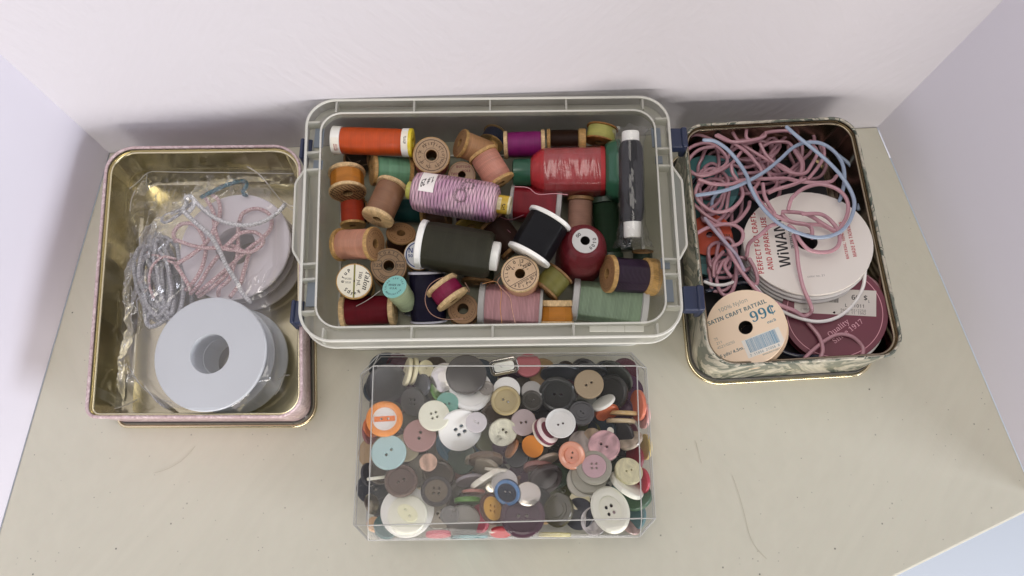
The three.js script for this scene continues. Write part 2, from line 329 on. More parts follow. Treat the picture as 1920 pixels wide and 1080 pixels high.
// ---------- clear storage tub ----------
const TUB_H = .060;
const tubOuter = quadAt([[575, 187], [1252, 180], [1284, 631], [558, 642]], TUB_H);
const pp = (o) => std({ color: C(0xe8e8e0), roughness: .28, transmission: .8, thickness: 0, ior: 1.45, ...o });
{
  const t = thing('storage_tub', 'clear plastic storage tub full of thread spools with navy latches', 'storage tub');
  const wallM = pp({ transmission: .93, roughness: .2, specularIntensity: .5, color: C(0xdedfd9) }), flangeM = pp({ transmission: .72, specularIntensity: .7, color: C(0xe2e2da), roughness: .3 }), edgeM = pp({ transmission: .36, roughness: .26, color: C(0xf0f0e8) }), ribM = pp({ transmission: .55, color: C(0xe6e6de), roughness: .26 });
  const R = .0205, W0 = .0098;
  const O = (d, r = R) => roundQuad(insetQuad(tubOuter, d), Math.max(r - d * .6, .006), 10, 24);
  // body: floor and tapered walls up to the channel
  part('tub_body', loft([O(.0125), O(.0108), O(.0102), O(W0)], [.0025, .006, .03, TUB_H - .002], { capFirst: true, crease: .9 }), wallM, t);
  part('foot_ring', ringTube(O(.0115), .0012, .0012, 6), edgeM, t);
  part('floor_edge', ringTube(O(.0125), .0034, .0009, 6), edgeM, t);
  // channel: floor of the rim, then the outer lip
  part('rim_channel', loft([O(W0), O(W0 - .0004), O(.0006)], [TUB_H - .0022, TUB_H - .008, TUB_H - .009], { crease: .5 }), flangeM, t);
  part('rim_lip', loft([O(.0003), O(0), O(.0012)], [TUB_H - .0135, TUB_H - .0005, TUB_H], { crease: .8 }), flangeM, t);
  part('lip_edge', ringTube(O(.0006), TUB_H, .00095), edgeM, t);
  part('inner_edge', ringTube(O(W0), TUB_H - .0018, .0007), edgeM, t);
  part('lower_edge', ringTube(O(.0002), TUB_H - .0136, .0008), edgeM, t);
  // ribs across the channel
  const q0 = tubOuter, q1 = insetQuad(tubOuter, W0);
  const lerp2 = (a, b, k) => [a[0] + (b[0] - a[0]) * k, a[1] + (b[1] - a[1]) * k];
  const rib = (side, k, th = .0014, hgt = .0085) => {
    const a = lerp2(q0[side], q0[(side + 1) % 4], k), ib = q1[side], ie = q1[(side + 1) % 4];
    const dx = ie[0] - ib[0], dz = ie[1] - ib[1], l = Math.hypot(dx, dz), u = ((a[0] - ib[0]) * dx + (a[1] - ib[1]) * dz) / l;
    const b = [ib[0] + dx / l * u, ib[1] + dz / l * u], len = Math.hypot(a[0] - b[0], a[1] - b[1]) - .001;
    const g = new RoundedBoxGeometry(len, hgt, th, 2, .0004); g.rotateY(-Math.atan2(a[1] - b[1], a[0] - b[0])); g.translate((a[0] + b[0]) / 2, TUB_H - hgt / 2 - .0008, (a[1] + b[1]) / 2);
    part('rib', g, ribM, t);
  };
  for (const k of [.082, .297, .507, .718, .93]) rib(0, k);
  for (const k of [.067, .286, .497, .708, .938]) rib(2, k);
  for (const k of [.10, .235, .31, .70, .76, .885]) { rib(1, k); rib(3, 1 - k); }
  // bowed carrying handles on both short sides
  for (const [side, k0, k1] of [[1, .315, .70], [3, .30, .69]]) {
    const a = lerp2(q0[side], q0[(side + 1) % 4], k0), b = lerp2(q0[side], q0[(side + 1) % 4], k1), s = side === 1 ? 1 : -1;
    const shape = new THREE.Shape(), N = 14, pts = [], inn = [];
    for (let i = 0; i <= N; i++) { const u = i / N, bow = Math.min(1, Math.sin(u * Math.PI) * 2.2) * .0055, p = lerp2(a, b, u); pts.push([p[0] + s * bow, p[1]]); inn.push([p[0] - s * .001, p[1]]); }
    const loop = [...pts, ...inn.reverse()];
    shape.setFromPoints(loop.map(p => new THREE.Vector2(p[0], -p[1])));
    const g = new THREE.ExtrudeGeometry(shape, { depth: .010, bevelEnabled: true, bevelSize: .0006, bevelThickness: .0006, bevelSegments: 2 });
    g.rotateX(-Math.PI / 2); g.translate(0, TUB_H - .0125, 0);
    part('handle', g, pp({ transmission: .78, roughness: .28, color: C(0xdedfd8) }), t);
    part('handle_edge', tube(pts.map(p => V(p[0] + s * .0004, TUB_H - .002, p[1])), .0008), edgeM, t);
  }
  // maker's mark moulded into the front channel
  const mk = (px, w) => { const p = at(px, 615, TUB_H - .006), g = new RoundedBoxGeometry(w, .0012, .0042, 2, .0004); g.translate(p.x, TUB_H - .0076, p.z); return g; };
  part('moulded_mark', mergeGeometries([mk(1122, .011), mk(1155, .011), mk(1190, .012)]), edgeM, t);
  // navy latches
  const navy = plas(0x262f4a, { roughness: .35 });
  const latch = (px, py, w, d, h, tilt) => {
    const p = at(px, py, TUB_H - .012), g1 = new RoundedBoxGeometry(w, .008, d, 3, .0012), g2 = new RoundedBoxGeometry(w * .38, .016, d * 1.04, 3, .0016);
    g2.translate(tilt * w * .38, -.0025, 0); g1.translate(p.x, p.y, p.z); g2.translate(p.x, p.y, p.z);
    part('latch', mergeGeometries([g1, g2]), navy, t);
  };
  const slate = plas(0x6d7680, { roughness: .4 });   // the clips' tongues under the rim
  for (const [px, py, w, d] of [[600, 263, .0062, .0150], [598, 313, .0062, .0070], [586, 551, .0058, .0190], [1229, 262, .0062, .0150], [1234, 304, .0050, .0060], [1246, 497, .0058, .0075], [1252, 548, .0060, .0150]]) {
    const p = at(px, py, TUB_H - .0092), g = new RoundedBoxGeometry(w, .0012, d, 2, .0004); g.translate(p.x, TUB_H - .0066, p.z); part('clip_tongue', g, slate, t);
  }
  latch(1269, 263, .0115, .0150, 0, 1); latch(1297, 562, .0125, .0165, 0, 1); latch(577, 284, .0075, .0150, 0, -1); latch(561, 588, .0075, .0150, 0, -1);
}

// ---------- thread spools in the tub (the lowest first) ----------
spool({ n: [798, 397], f: [734, 394], h: .017, e: .1, r: 24, c: 0x1b4442, label: 'dark teal thread spool mostly hidden beneath the lilac spool' });
spool({ n: [648, 402], f: [690, 398], h: .014, e: .2, r: 22, c: 0x4e2a1c, m: WD, label: 'dark brown spool low in the gap below the copper gold spool' });
spool({ n: [842, 402], f: [800, 408], h: .014, e: .2, r: 22, c: 0x5a4030, m: WD, label: 'brown spool in the dark gap above the charcoal spool' });
spool({ n: [700, 300], f: [652, 302], h: .014, e: .2, r: 22, c: 0x3a3024, m: WD, label: 'dark spool low in the gap under the long orange spool' });
spool({ n: [920, 270], f: [930, 250], h: .018, e: .5, r: 24, c: 0x2a3a6a, m: W, label: 'navy blue spool in the gap left of the magenta purple spool' });
spool({ n: [1205, 470], f: [1205, 500], h: .014, e: .2, r: 20, c: 0x2c3a30, m: WD, label: 'dark green spool low behind the dark purple spool' });
spool({ n: [780, 555], f: [776, 590], h: .017, e: .2, r: 20, c: 0x42464c, m: plas(0x5a5e62), label: 'slate grey spool low between the pale green and the navy spools' });
spool({ n: [662, 424], f: [660, 372], h: .020, e: .25, r: 24, c: 0xa83a20, label: 'rust red thread spool under the copper gold spool' });
spool({ n: [884, 424], f: [878, 372], h: .023, e: .35, r: 30, c: 0x4a1c46, m: wood(0xb39a4a), label: 'plum thread spool with a yellowish rim under the lilac spool' });
spool({ n: [966, 470], f: [922, 414], h: .021, e: .1, r: 29, c: 0x35221c, m: WD, label: 'dark brown spool in the gap left of the black spool' });
spool({ n: [896, 532], f: [902, 478], h: .020, e: .25, r: 32, c: 0x2c3326, m: WD, label: 'wooden spool end under the right end of the charcoal spool' });
spool({ n: [1142, 486], f: [1134, 372], h: .017, e: .08, r: 27, c: 0x1d3320, m: plas(0x2a3a2c), label: 'dark green spool lying below the green flanged red cone' });
spool({ n: [1166, 470], f: [1166, 390], h: .012, e: .05, r: 20, c: 0x14231a, m: plas(0x1f2d24), label: 'blackish green spool under the cellophane wrapped black spool' });
spool({ n: [1086, 446], f: [1089, 370], h: .022, e: .06, r: 25, c: 0x94705f, m: WD, label: 'shiny rose brown spool below the red cone' });
spool({ n: [1053, 387], f: [958, 380], h: .025, e: .08, r: 37, c: 0x7c1522, m: milky, t1: .07, t2: .1, k: .93, label: 'deep red spool with a milky flange under the red cone' });
spool({ n: [752, 437], f: [750, 462], h: .027, e: .74, r: 28, c: 0x3a2218, m: WD, stamp: 'plain', label: 'dark wooden spool standing on end beside the salmon spool' });
spool({ n: [786, 478], f: [789, 489], h: .027, len: .022, r: 29, c: 0x39465c, m: W, stamp: 'blue', label: 'spool with a white and blue paper end behind the charcoal spool' });
spool({ n: [800, 509], f: [804, 604], h: .027, e: .06, r: 35, c: 0x16132c, m: plas(0xb9b9c4), t1: .04, t2: .05, k: .95, label: 'navy thread spool left of the small magenta spool' });
spool({ n: [741, 580], f: [641, 584], h: .019, e: .04, r: 30, c: 0x681420, m: WP, label: 'crimson thread spool lying in the front left corner of the tub' });
spool({ n: [868, 579], f: [870, 588], h: .021, len: .017, r: 29, c: 0x5b1626, m: WD, stamp: 'plain', hole: .36, label: 'wooden spool standing on end under the small magenta spool' });
spool({ n: [1017, 577], f: [899, 569], h: .018, e: .04, r: 41, tm: coarse(0xae8286), m: milky, t1: .1, t2: .05, k: .93, label: 'mauve pink spool under the stamped buttonhole twist spool' });
spool({ n: [1043, 606], f: [1043, 563], h: .0195, e: .02, r: 33, c: 0xb0701f, m: WP, t1: .28, k: .94, label: 'golden orange spool with a cracked wooden rim at the tub front' });
spool({ n: [1212, 577], f: [1073, 561], h: .018, e: .06, r: 41, tm: coarse(0x74876f), m: milky, t1: .09, t2: .09, k: .92, label: 'sage green spool with milky ends in the front right corner of the tub' });
spool({ n: [1021, 546], f: [1051, 511], h: .029, e: .12, r: 30, c: 0x74713a, m: WD, label: 'olive thread spool right of the stamped buttonhole twist spool' });
spool({ n: [866, 328], f: [868, 338], h: .029, len: .024, r: 26, c: 0x7a5348, m: W, stamp: 'button', label: 'wooden spool end stamped in red between the pink and the rose spools' });
spool({ n: [1124, 267], f: [1130, 239], h: .037, e: .12, r: 30, c: 0xb0ae62, m: wood(0xa6743c), label: 'yellow green spool standing behind the red cone' });
spool({ n: [1098, 262], f: [1025, 263], h: .037, e: .04, r: 21, c: 0x2e1b12, m: W, t2: .2, label: 'dark brown thread spool between the magenta and yellow green spools' });
spool({ n: [1022, 269], f: [945, 272], h: .040, e: .04, r: 26, c: 0x7b1560, m: WP, label: 'bright magenta purple thread spool at the back of the tub' });
spool({ n: [697, 318], f: [770, 323], h: .030, e: .36, r: 30, tm: coarse(0x78ad8a, 1.2), m: W, label: 'mint green thread spool under the long orange spool' });
spool({ n: [652, 362], f: [650, 322], h: .038, e: .42, r: 35, c: 0xb06f20, m: WP, stamp: 'gold', t1: .16, t2: .13, rot: .15, label: 'copper gold thread spool with a striped stamped end at the left wall' });
spool({ n: [862, 268], f: [920, 291], h: .040, e: .45, r: 28, c: 0xbd9068, m: W, stamp: 'plain', label: 'beige thread spool lying behind the rose spool' });
spool({ n: [939, 344], f: [904, 287], h: .041, e: .1, r: 30, tm: coarse(0xc08470, 1.2), m: W, label: 'dusty rose thread spool leaning between the lilac spool and the red cone' });
spool({ n: [809, 291], f: [810, 305], h: .044, len: .027, r: 35, c: 0xc06a70, m: W, stamp: 'ring', hole: .3, k: .97, label: 'pink thread spool standing on end beside the long orange spool' });
spool({ n: [707, 411], f: [737, 346], h: .043, e: .42, r: 31, c: 0x856047, m: WP, label: 'taupe brown thread spool leaning over the rust red one' });
spool({ n: [729, 498], f: [731, 511], h: .034, len: .028, r: 34, c: 0x2b231b, m: WD, stamp: 'coats', hole: .3, label: 'wooden spool standing on end stamped 125 and 150' });
spool({ n: [704, 457], f: [636, 459], h: .041, e: .45, r: 32, c: 0xc28a72, m: W, stamp: 'plain', label: 'salmon thread spool lying at the left wall of the tub' });
spool({ n: [664, 527], f: [671, 541], h: .037, len: .028, r: 34, c: 0x4a4430, m: W, stamp: 'silkLabel', hole: .05, sr: .93, label: 'silk spool with a white paper end and an olive stripe' });
spool({ n: [739, 537], f: [764, 568], h: .042, len: .023, r: 24, r2: 21, c: 0xa9b894, m: plas(0x8ecac2), m2: plas(0x9fae8c), stamp: 'mint', hole: .04, t2: .05, t1: .03, k: .98, label: 'small pale green spool with a turquoise paper end' });
spool({ n: [851, 564], f: [826, 531], h: .036, e: .12, r: 34, c: 0x7d173f, m: WP, t1: .2, t2: .2, k: .86, label: 'small magenta thread spool with thick pale wooden rims' });
spool({ n: [1138, 513], f: [1227, 520], h: .040, e: .3, r: 36, tm: coarse(0x2c1433, .95), m: W, t1: .24, stamp: 'plain', label: 'dark purple thread spool at the right wall of the tub' });
spool({ n: [975, 513], f: [978, 530], h: .045, len: .022, r: 36, c: 0xc99c7e, m: WP, stamp: 'twist', hole: .27, k: .97, label: 'wooden spool standing on end stamped button hole twist' });
spool({ n: [990, 481], f: [1033, 407], h: .046, e: .1, r: 44, c: 0x15161a, m: whitePlastic, t1: .09, t2: .09, k: .93, hole: .2, label: 'black thread spool with two white flanges lying aslant' });

{ // long orange spool
  const o = { n: [776, 268], f: [625, 263], h: .044, e: .04 }, fr = axisFrame(o), g = thing('thread_spool', 'long orange thread spool with white ends at the back left', 'spool'); place(g, fr);
  part('end_sleeve', band(fr, [[9, 0], [26, 0], [27, 1], [26.4, 17], [22, 17.5]]), whitePlastic, g);
  part('thread', band(fr, [[20, 16.5], [24.5, 17.5], [25.4, 30], [25.4, 118], [24.5, 132], [20, 133]]), thread(0xc64e18, 1.15), g);
  part('end_sleeve', band(fr, [[22, 132], [26.4, 132.5], [26.8, 145]]), whitePlastic, g);
  part('yellow_band', band(fr, [[26.8, 145], [26.8, 150], [26, 151], [9, 151], [9, 140]]), plas(0xd8c22e), g);
  const lab = canvasTex(64, 128, (c) => { c.fillStyle = '#f2ecd9'; c.fillRect(0, 0, 64, 128); c.fillStyle = '#222'; c.font = 'italic bold 34px serif'; c.save(); c.translate(20, 20); c.rotate(Math.PI / 2); c.fillText('35¢', 0, 0); c.restore(); });
  const num = canvasTex(64, 128, (c) => { c.fillStyle = '#f4efe2'; c.fillRect(0, 0, 64, 128); c.fillStyle = '#a5524a'; c.font = 'bold 34px sans-serif'; c.save(); c.translate(20, 8); c.rotate(Math.PI / 2); c.fillText('1078', 0, 0); c.restore(); });
  const sticker = (r, y0, y1, a0, a1, m) => { const q = new THREE.CylinderGeometry(r * fr.s, r * fr.s, (y1 - y0) * fr.s, 16, 1, true, a0, a1 - a0); q.translate(0, (y0 + y1) / 2 * fr.s, 0); return part('sticker', q, m, g); };
  o.st = sticker;
  const facing = Math.atan2(0, 1);
  const up = EYE.clone().sub(fr.far).applyQuaternion(fr.q.clone().invert()), a = Math.atan2(up.x, up.z);
  sticker(26.95, 133, 144.5, a - .9, a + .5, std({ map: lab, roughness: .5 }));
  sticker(26.95, 2, 16, a - .2, a + 1.2, std({ map: num, roughness: .5 }));
}
{ // big red cone on a green core
  const o = { n: [1163, 321], f: [962, 324], h: .040, e: .08 }, fr = axisFrame(o), g = thing('thread_cone', 'big red thread cone on a dark green plastic core', 'thread cone'); place(g, fr);
  part('core_tip', band(fr, [[13, 0], [23, 0], [25.5, 2], [26.5, 34], [31, 40]]), greenPlastic, g);
  part('thread', band(fr, [[26, 34], [33, 38], [44, 54], [46.5, 70], [47.5, 165], [46, 172], [40, 174]]), thread(0xae2f33, 1.25, .3), g);
  part('core_flange', band(fr, [[40, 172], [50, 174], [54, 178], [58, 188], [60, 196], [60, 199], [57, 201], [52, 198], [20, 196]]), greenPlastic, g);
  const wrap = []; for (let i = 0; i < 9; i++) wrap.push([47.9 + (i % 2) * .5, 60 + i * 13]);
  part('plastic_film', band(fr, wrap, 60), std({ color: C(0xffffff), roughness: .16, transmission: .97, thickness: 0, bumpMap: dataTex(128, 128, (u, v) => .5 + tile(u, v, 7, 4, 3) * 1.2, false, 5, 45), bumpScale: .0007 }), g);
}
{ // black spool wrapped in cellophane
  const o = { n: [1186, 448], f: [1182, 247], h: .046, e: .03 }, fr = axisFrame(o), g = thing('thread_spool', 'black thread spool with white ends wrapped in crinkled cellophane', 'spool'); place(g, fr);
  part('end_cap', band(fr, [[6, 0], [15, 0], [16.3, 1.5], [16.3, 24]]), whitePlastic, g);
  part('thread', band(fr, [[15, 17], [19, 22], [22.5, 33], [23, 60], [22.5, 150], [20, 166], [16, 171]]), thread(0x2c2c30, 1.15), g);
  part('end_cap', band(fr, [[16.3, 166], [16.3, 198], [15, 200], [6, 200]]), whitePlastic, g);
  const film = std({ color: C(0xffffff), roughness: .06, transmission: .985, thickness: 0, specularIntensity: .7 });
  const prof = []; for (let i = 0; i <= 40; i++) prof.push([25, -6 + i * 5.6]);
  const geo = new THREE.LatheGeometry(prof.map(([r, y]) => new THREE.Vector2(r * fr.s, y * fr.s)), 40), p = geo.attributes.position;
  for (let i = 0; i < p.count; i++) {
    const x = p.getX(i), y = p.getY(i), z = p.getZ(i), u = y / fr.s, end = Math.max(0, (20 - u) / 26, (u - 172) / 46), k = 1 + noise.noise(x * 260, y * 190, z * 260) * (.035 + end * .5) + end * .35;
    p.setX(i, x * k); p.setZ(i, z * k * (1 - end * .3)); p.setY(i, y + noise.noise(z * 300, x * 300, 4) * .003 * end);
  }
  geo.computeVertexNormals(); part('cellophane', toCreasedNormals(geo, .25), film, g);
}
{ // charcoal spool
  const o = { n: [939, 482], f: [786, 457], h: .045, e: .06 }, fr = axisFrame(o), g = thing('thread_spool', 'large charcoal green thread spool with white plastic ends', 'spool'); place(g, fr);
  part('flange', band(fr, [[14, 0], [44, 0], [46.5, 1.5], [47, 3], [46.5, 11], [44, 12.5], [20, 12.5]]), whitePlastic, g);
  part('thread', band(fr, [[30, 12], [44, 13], [46, 30], [46, 90], [44.5, 132], [40, 139], [20, 139]]), thread(0x39382a, 1.0, .5), g);
  part('flange', band(fr, [[20, 138], [26, 138], [27.5, 139.5], [27.5, 152], [26, 153], [10, 153], [10, 140]]), whitePlastic, g);
}
{ // lilac variegated spool
  const o = { n: [964, 387], f: [764, 356], h: .048, e: .1 }, fr = axisFrame(o), g = thing('thread_spool', 'large lilac variegated thread spool with gold ends and a white sticker', 'spool'); place(g, fr);
  const lil = dataTex(512, 512, (u, v) => {
    const l1 = Math.abs(Math.sin((v * 26 + u * 4 + tile(u, v, 4, 3, 2) * .3) * Math.PI)), l2 = Math.abs(Math.sin((v * 22 - u * 5 + tile(u, v, 5, 9, 2) * .3) * Math.PI)), k = Math.max(0, tile(u, v, 5, 6, 3) * 1.4 + .25);
    const d = 1 - .45 * Math.pow(1 - l1, 3) - .42 * Math.pow(1 - l2, 3);
    return [(.85 - k * .2) * d, (.70 - k * .28) * d, (.755 - k * .16) * d];
  }, true, 1, 1);
  const bump = dataTex(256, 256, (u, v) => .5 * Math.abs(Math.sin((v * 26 + u * 4) * Math.PI)) + .5 * Math.abs(Math.sin((v * 22 - u * 5) * Math.PI)), false, 1, 1);
  for (const t of [lil, bump]) t.repeat.set(1 / .082, 1 / .058);
  part('end_tube', band(fr, [[8, 0], [15, 0], [17, 2], [17, 16]]), plas(0xa8a850), g);
  part('thread', band(fr, [[15, 11], [28, 12], [35, 17], [38, 28], [38.5, 90], [38, 160], [34, 172], [26, 176], [14, 176]], 56), std({ map: lil, bumpMap: bump, bumpScale: .0006, roughness: .34, sheen: .5, sheenColor: C(0xe0b8d8), sheenRoughness: .3 }), g);
  part('end_tube', band(fr, [[17.5, 172], [17.5, 197]]), goldPaper, g);
  part('tube_rim', band(fr, [[17.6, 196], [17.8, 199.5], [15.5, 200.5], [14.5, 199], [14, 170]]), plas(0xd9d4b4), g);
  const up = EYE.clone().sub(fr.far).applyQuaternion(fr.q.clone().invert()), a = Math.atan2(up.x, up.z);
  const patch = (name, y0, y1, a0, a1, r, m) => { const q = new THREE.CylinderGeometry(r * fr.s, r * fr.s, (y1 - y0) * fr.s, 20, 1, true, a + a0, a1 - a0); q.translate(0, (y0 + y1) / 2 * fr.s, 0); part(name, q, m, g); };
  const stk = canvasTex(128, 200, (c) => { c.fillStyle = '#eee9e4'; c.fillRect(0, 0, 128, 200); c.fillStyle = '#33302e'; c.save(); c.translate(64, 100); c.rotate(Math.PI / 2 - .25); c.font = 'italic bold 58px sans-serif'; c.textAlign = 'center'; c.fillText('1.# 29', 0, 16); c.restore(); });
  patch('sticker', 30, 58, -1.25, -.05, 38.9, std({ map: stk, roughness: .5 }));
  const goldTxt = canvasTex(64, 128, (c) => { c.fillStyle = '#c9a93a'; c.fillRect(0, 0, 64, 128); c.fillStyle = '#3a2d10'; c.font = 'bold 30px sans-serif'; c.save(); c.translate(22, 14); c.rotate(Math.PI / 2); c.fillText('254', 0, 0); c.restore(); c.fillStyle = '#e9dfb8'; c.fillRect(0, 76, 46, 52); c.fillStyle = '#8a7a44'; for (let i = 0; i < 5; i++) c.fillRect(8, 84 + i * 7, 30, 2); });
  patch('paper_label', 176, 194, -.8, 1.2, 17.8, std({ map: goldTxt, roughness: .45 }));
  // printed ring of little links, raised ink beads
  const mark = new THREE.TorusGeometry(.0006, .00022, 5, 10), beads = [];
  const put = (y, da) => { const r = 38.9 * fr.s, q = mark.clone(); q.rotateY(a + da); q.translate(Math.sin(a + da) * r, y * fr.s, Math.cos(a + da) * r); beads.push(q); };
  for (let i = 0; i < 14; i++) { const w = i / 14 * 6.283; put(110 + Math.cos(w) * 11, -.12 + Math.sin(w) * .30); }
  for (let i = 0; i < 9; i++) { const w = i / 9 * 6.283; put(120 + Math.cos(w) * 11, -.72 + Math.sin(w) * .22); }
  part('printed_mark', mergeGeometries(beads), plas(0x7d6a70), g);
}
{ // maroon cone standing
  const o = { n: [1097, 452], f: [1085, 494], h: .052, len: .042 }, fr = axisFrame(o), g = thing('thread_cone', 'maroon thread cone standing up with a grey end disc numbered 6010', 'thread cone'); place(g, fr);
  const l = fr.L / fr.s;
  part('thread', band(fr, [[38, 0], [48, 3], [49, l * .3], [47, l * .62], [42, l * .84], [33, l * .96], [26, l], [10, l]]), thread(0x6a1822, 1.2), g);
  const d = disc(24.5 * fr.s, 9 * fr.s, fr.L + .0008); part('end_disc', d, stampMat.cone, g);
  part('disc_edge', band(fr, [[24.5, l - .5], [24.5, l + 2.2]]), plas(0xcfcfcb), g);
  part('bore', lathe([[9 * fr.s, fr.L + .0006], [8.6 * fr.s, fr.L - .02], [0, fr.L - .02]], 24), DARKHOLE, g);
}
// loose ends of thread
{
  const strand = (label, hex, pts, r = .00022) => { const g = thing('loose_thread', label, 'thread'); part('strand', tube(pts.map(([x, y, h]) => at(x, y, h)), r, { rad: 5 }), std({ color: C(hex, 1.2), roughness: .6 }), g); };
  strand('loose beige thread curling in front of the small magenta spool', 0xb08a78, [[872, 530, .036], [880, 548, .030], [842, 520, .044], [808, 532, .044], [797, 560, .040], [806, 586, .036], [830, 598, .034], [868, 598, .033]]);
  strand('loose grey thread from the turquoise ended spool over the crimson one', 0x9c9a94, [[713, 545, .041], [690, 562, .038], [668, 574, .033]]);
  strand('loose golden thread hanging over the mauve spool', 0xc58d5a, [[905, 532, .036], [930, 528, .036], [940, 548, .035], [938, 575, .034], [941, 606, .030]]);
  strand('loose pale pink thread trailing down the mauve spool', 0xd0a38e, [[945, 512, .036], [933, 530, .037], [955, 556, .036], [960, 580, .034], [966, 606, .030]]);
  strand('loose plum thread in the gap under the gold end of the lilac spool', 0x8a5a66, [[982, 403, .038], [955, 412, .036], [930, 404, .034], [940, 420, .033], [957, 436, .032]]);
  strand('loose brown thread between the charcoal and twist spools', 0x6b4630, [[912, 538, .033], [930, 520, .036], [946, 500, .036], [952, 480, .034]]);
  strand('clear film edge hanging along the underside of the red cone', 0xc08a90, [[965, 350, .052], [990, 352, .054], [1008, 364, .052], [1040, 363, .052], [1064, 365, .050]], .0003);
  strand('loose dark thread tangle behind the copper gold spool', 0x5d4a3c, [[650, 292, .034], [662, 306, .032], [676, 300, .034], [668, 312, .03], [688, 308, .03]]);
}

// ---------- clear box of buttons ----------
const LID = .042, SHO = .035;
const lidTop = quadAt([[700, 686], [1194, 686], [1203, 972], [690, 985]], LID);
const oct = [[676, 702], [711, 664], [1184, 661], [1212, 690], [1229, 972], [1200, 1006], [690, 1013], [663, 984]].map(([x, y]) => { const p = at(x, y, SHO); return [p.x, p.z]; });
{
  const t = thing('button_box', 'clear acrylic box with cut corners full of loose buttons', 'button box');
  const clear = std({ color: C(0xffffff), roughness: .05, transmission: .982, thickness: 0, ior: 1.49, specularIntensity: .28 }), edge = std({ color: C(0xd8d8d4), roughness: .15, transmission: .45, thickness: 0 });
  // lid: flat top, four sloping sides with a triangle at each cut corner, then a short skirt
  const pos = [], P = (q, y) => [q[0], y, q[1]], tri = (a, b, c) => pos.push(...a, ...b, ...c);
  const T = lidTop.map(q => P(q, LID)), Oc = oct.map(q => P(q, SHO)), pair = [[0, 1], [2, 3], [4, 5], [6, 7]];
  tri(T[0], T[2], T[1]); tri(T[0], T[3], T[2]);
  for (let i = 0; i < 4; i++) {
    const [a, b] = pair[i], c = pair[(i + 1) % 4][0], j = (i + 1) % 4;
    tri(T[i], Oc[b], Oc[a]); tri(T[i], T[j], Oc[b]); tri(T[j], Oc[c], Oc[b]);
  }
  const g = new THREE.BufferGeometry(); g.setAttribute('position', new THREE.Float32BufferAttribute(pos, 3)); g.computeVertexNormals();
  part('lid', g, clear, t);
  const skirt = (q, y0, y1) => { const n = []; q.forEach((a, i) => { const b = q[(i + 1) % q.length]; n.push(...P(a, y0), ...P(b, y0), ...P(b, y1), ...P(a, y0), ...P(b, y1), ...P(a, y1)); }); const s = new THREE.BufferGeometry(); s.setAttribute('position', new THREE.Float32BufferAttribute(n, 3)); s.computeVertexNormals(); return s; };
  part('lid_skirt', skirt(oct, SHO - .007, SHO), clear, t);
  const base = insetQuad(oct, .0014), low = insetQuad(oct, .0030);
  const bg = skirt(base, .001, SHO - .001), fs = new THREE.ShapeGeometry(new THREE.Shape(base.map(p => new THREE.Vector2(p[0], -p[1])))); fs.rotateX(-Math.PI / 2); fs.translate(0, .0015, 0);
  part('base', mergeGeometries([bg, fs.toNonIndexed()].map(x => { x.deleteAttribute('uv'); return x; })), clear, t);
  const bar = (a, b, r) => { const c = new THREE.LineCurve3(V(...a), V(...b)); return new THREE.TubeGeometry(c, 1, r, 6); };
  const edges = []; for (let i = 0; i < 4; i++) { edges.push(bar(T[i], T[(i + 1) % 4], .00042)); }
  part('lid_edge', mergeGeometries(edges), edge, t);
  const e2 = []; for (let i = 0; i < 4; i++) for (const k of pair[i]) e2.push(bar(T[i], Oc[k], .0003));
  for (let i = 0; i < 8; i++) e2.push(bar(Oc[i], Oc[(i + 1) % 8], .00032));
  part('shoulder_edge', mergeGeometries(e2), edge, t);
  const e3 = [], lo = SHO - .007; for (let i = 0; i < 8; i++) { const a = oct[i], b = oct[(i + 1) % 8]; e3.push(bar(P(a, lo), P(b, lo), .00035)); const c = base[i], d = base[(i + 1) % 8]; e3.push(bar(P(c, .0012), P(d, .0012), .0005)); }
  part('skirt_edge', mergeGeometries(e3), edge, t);
}
// one button: a disc with through holes (and a raised rim, a dome or a shank)
const btnGeo = {};
function discGeo(r, t, holes, hr = .09, spread = .19, bevel = .3) {
  const b = Math.min(t * bevel, r * .09), s = new THREE.Shape(); s.absarc(0, 0, r - b, 0, Math.PI * 2);
  const pts = holes === 2 ? [[-spread, 0], [spread, 0]] : holes === 4 ? [[-spread * .8, -spread * .8], [spread * .8, -spread * .8], [spread * .8, spread * .8], [-spread * .8, spread * .8]] : holes === 1 ? [[0, 0]] : [];
  for (const [x, y] of pts) { const p = new THREE.Path(); p.absarc(x * r, y * r, r * hr + b, 0, Math.PI * 2, true); s.holes.push(p); }
  const g = new THREE.ExtrudeGeometry(s, { depth: t - 2 * b, bevelEnabled: true, bevelSize: b, bevelThickness: b, bevelSegments: 3, curveSegments: 28 });
  g.rotateX(-Math.PI / 2); g.translate(0, b, 0);
  return toCreasedNormals(g, .7);
}
const ringGeo = (r0, r1, y0, t) => lathe([[r0, y0], [r0, y0 + t * .6], [r0 + (r1 - r0) * .3, y0 + t], [r0 + (r1 - r0) * .7, y0 + t], [r1, y0 + t * .5], [r1, y0 - t * .3], [r1 - t * .3, y0 - t * .6], [r0, y0 - t * .6], [r0, y0]], 44, .9);
const bare = (g) => { const n = g.index ? g.toNonIndexed() : g; return n; };
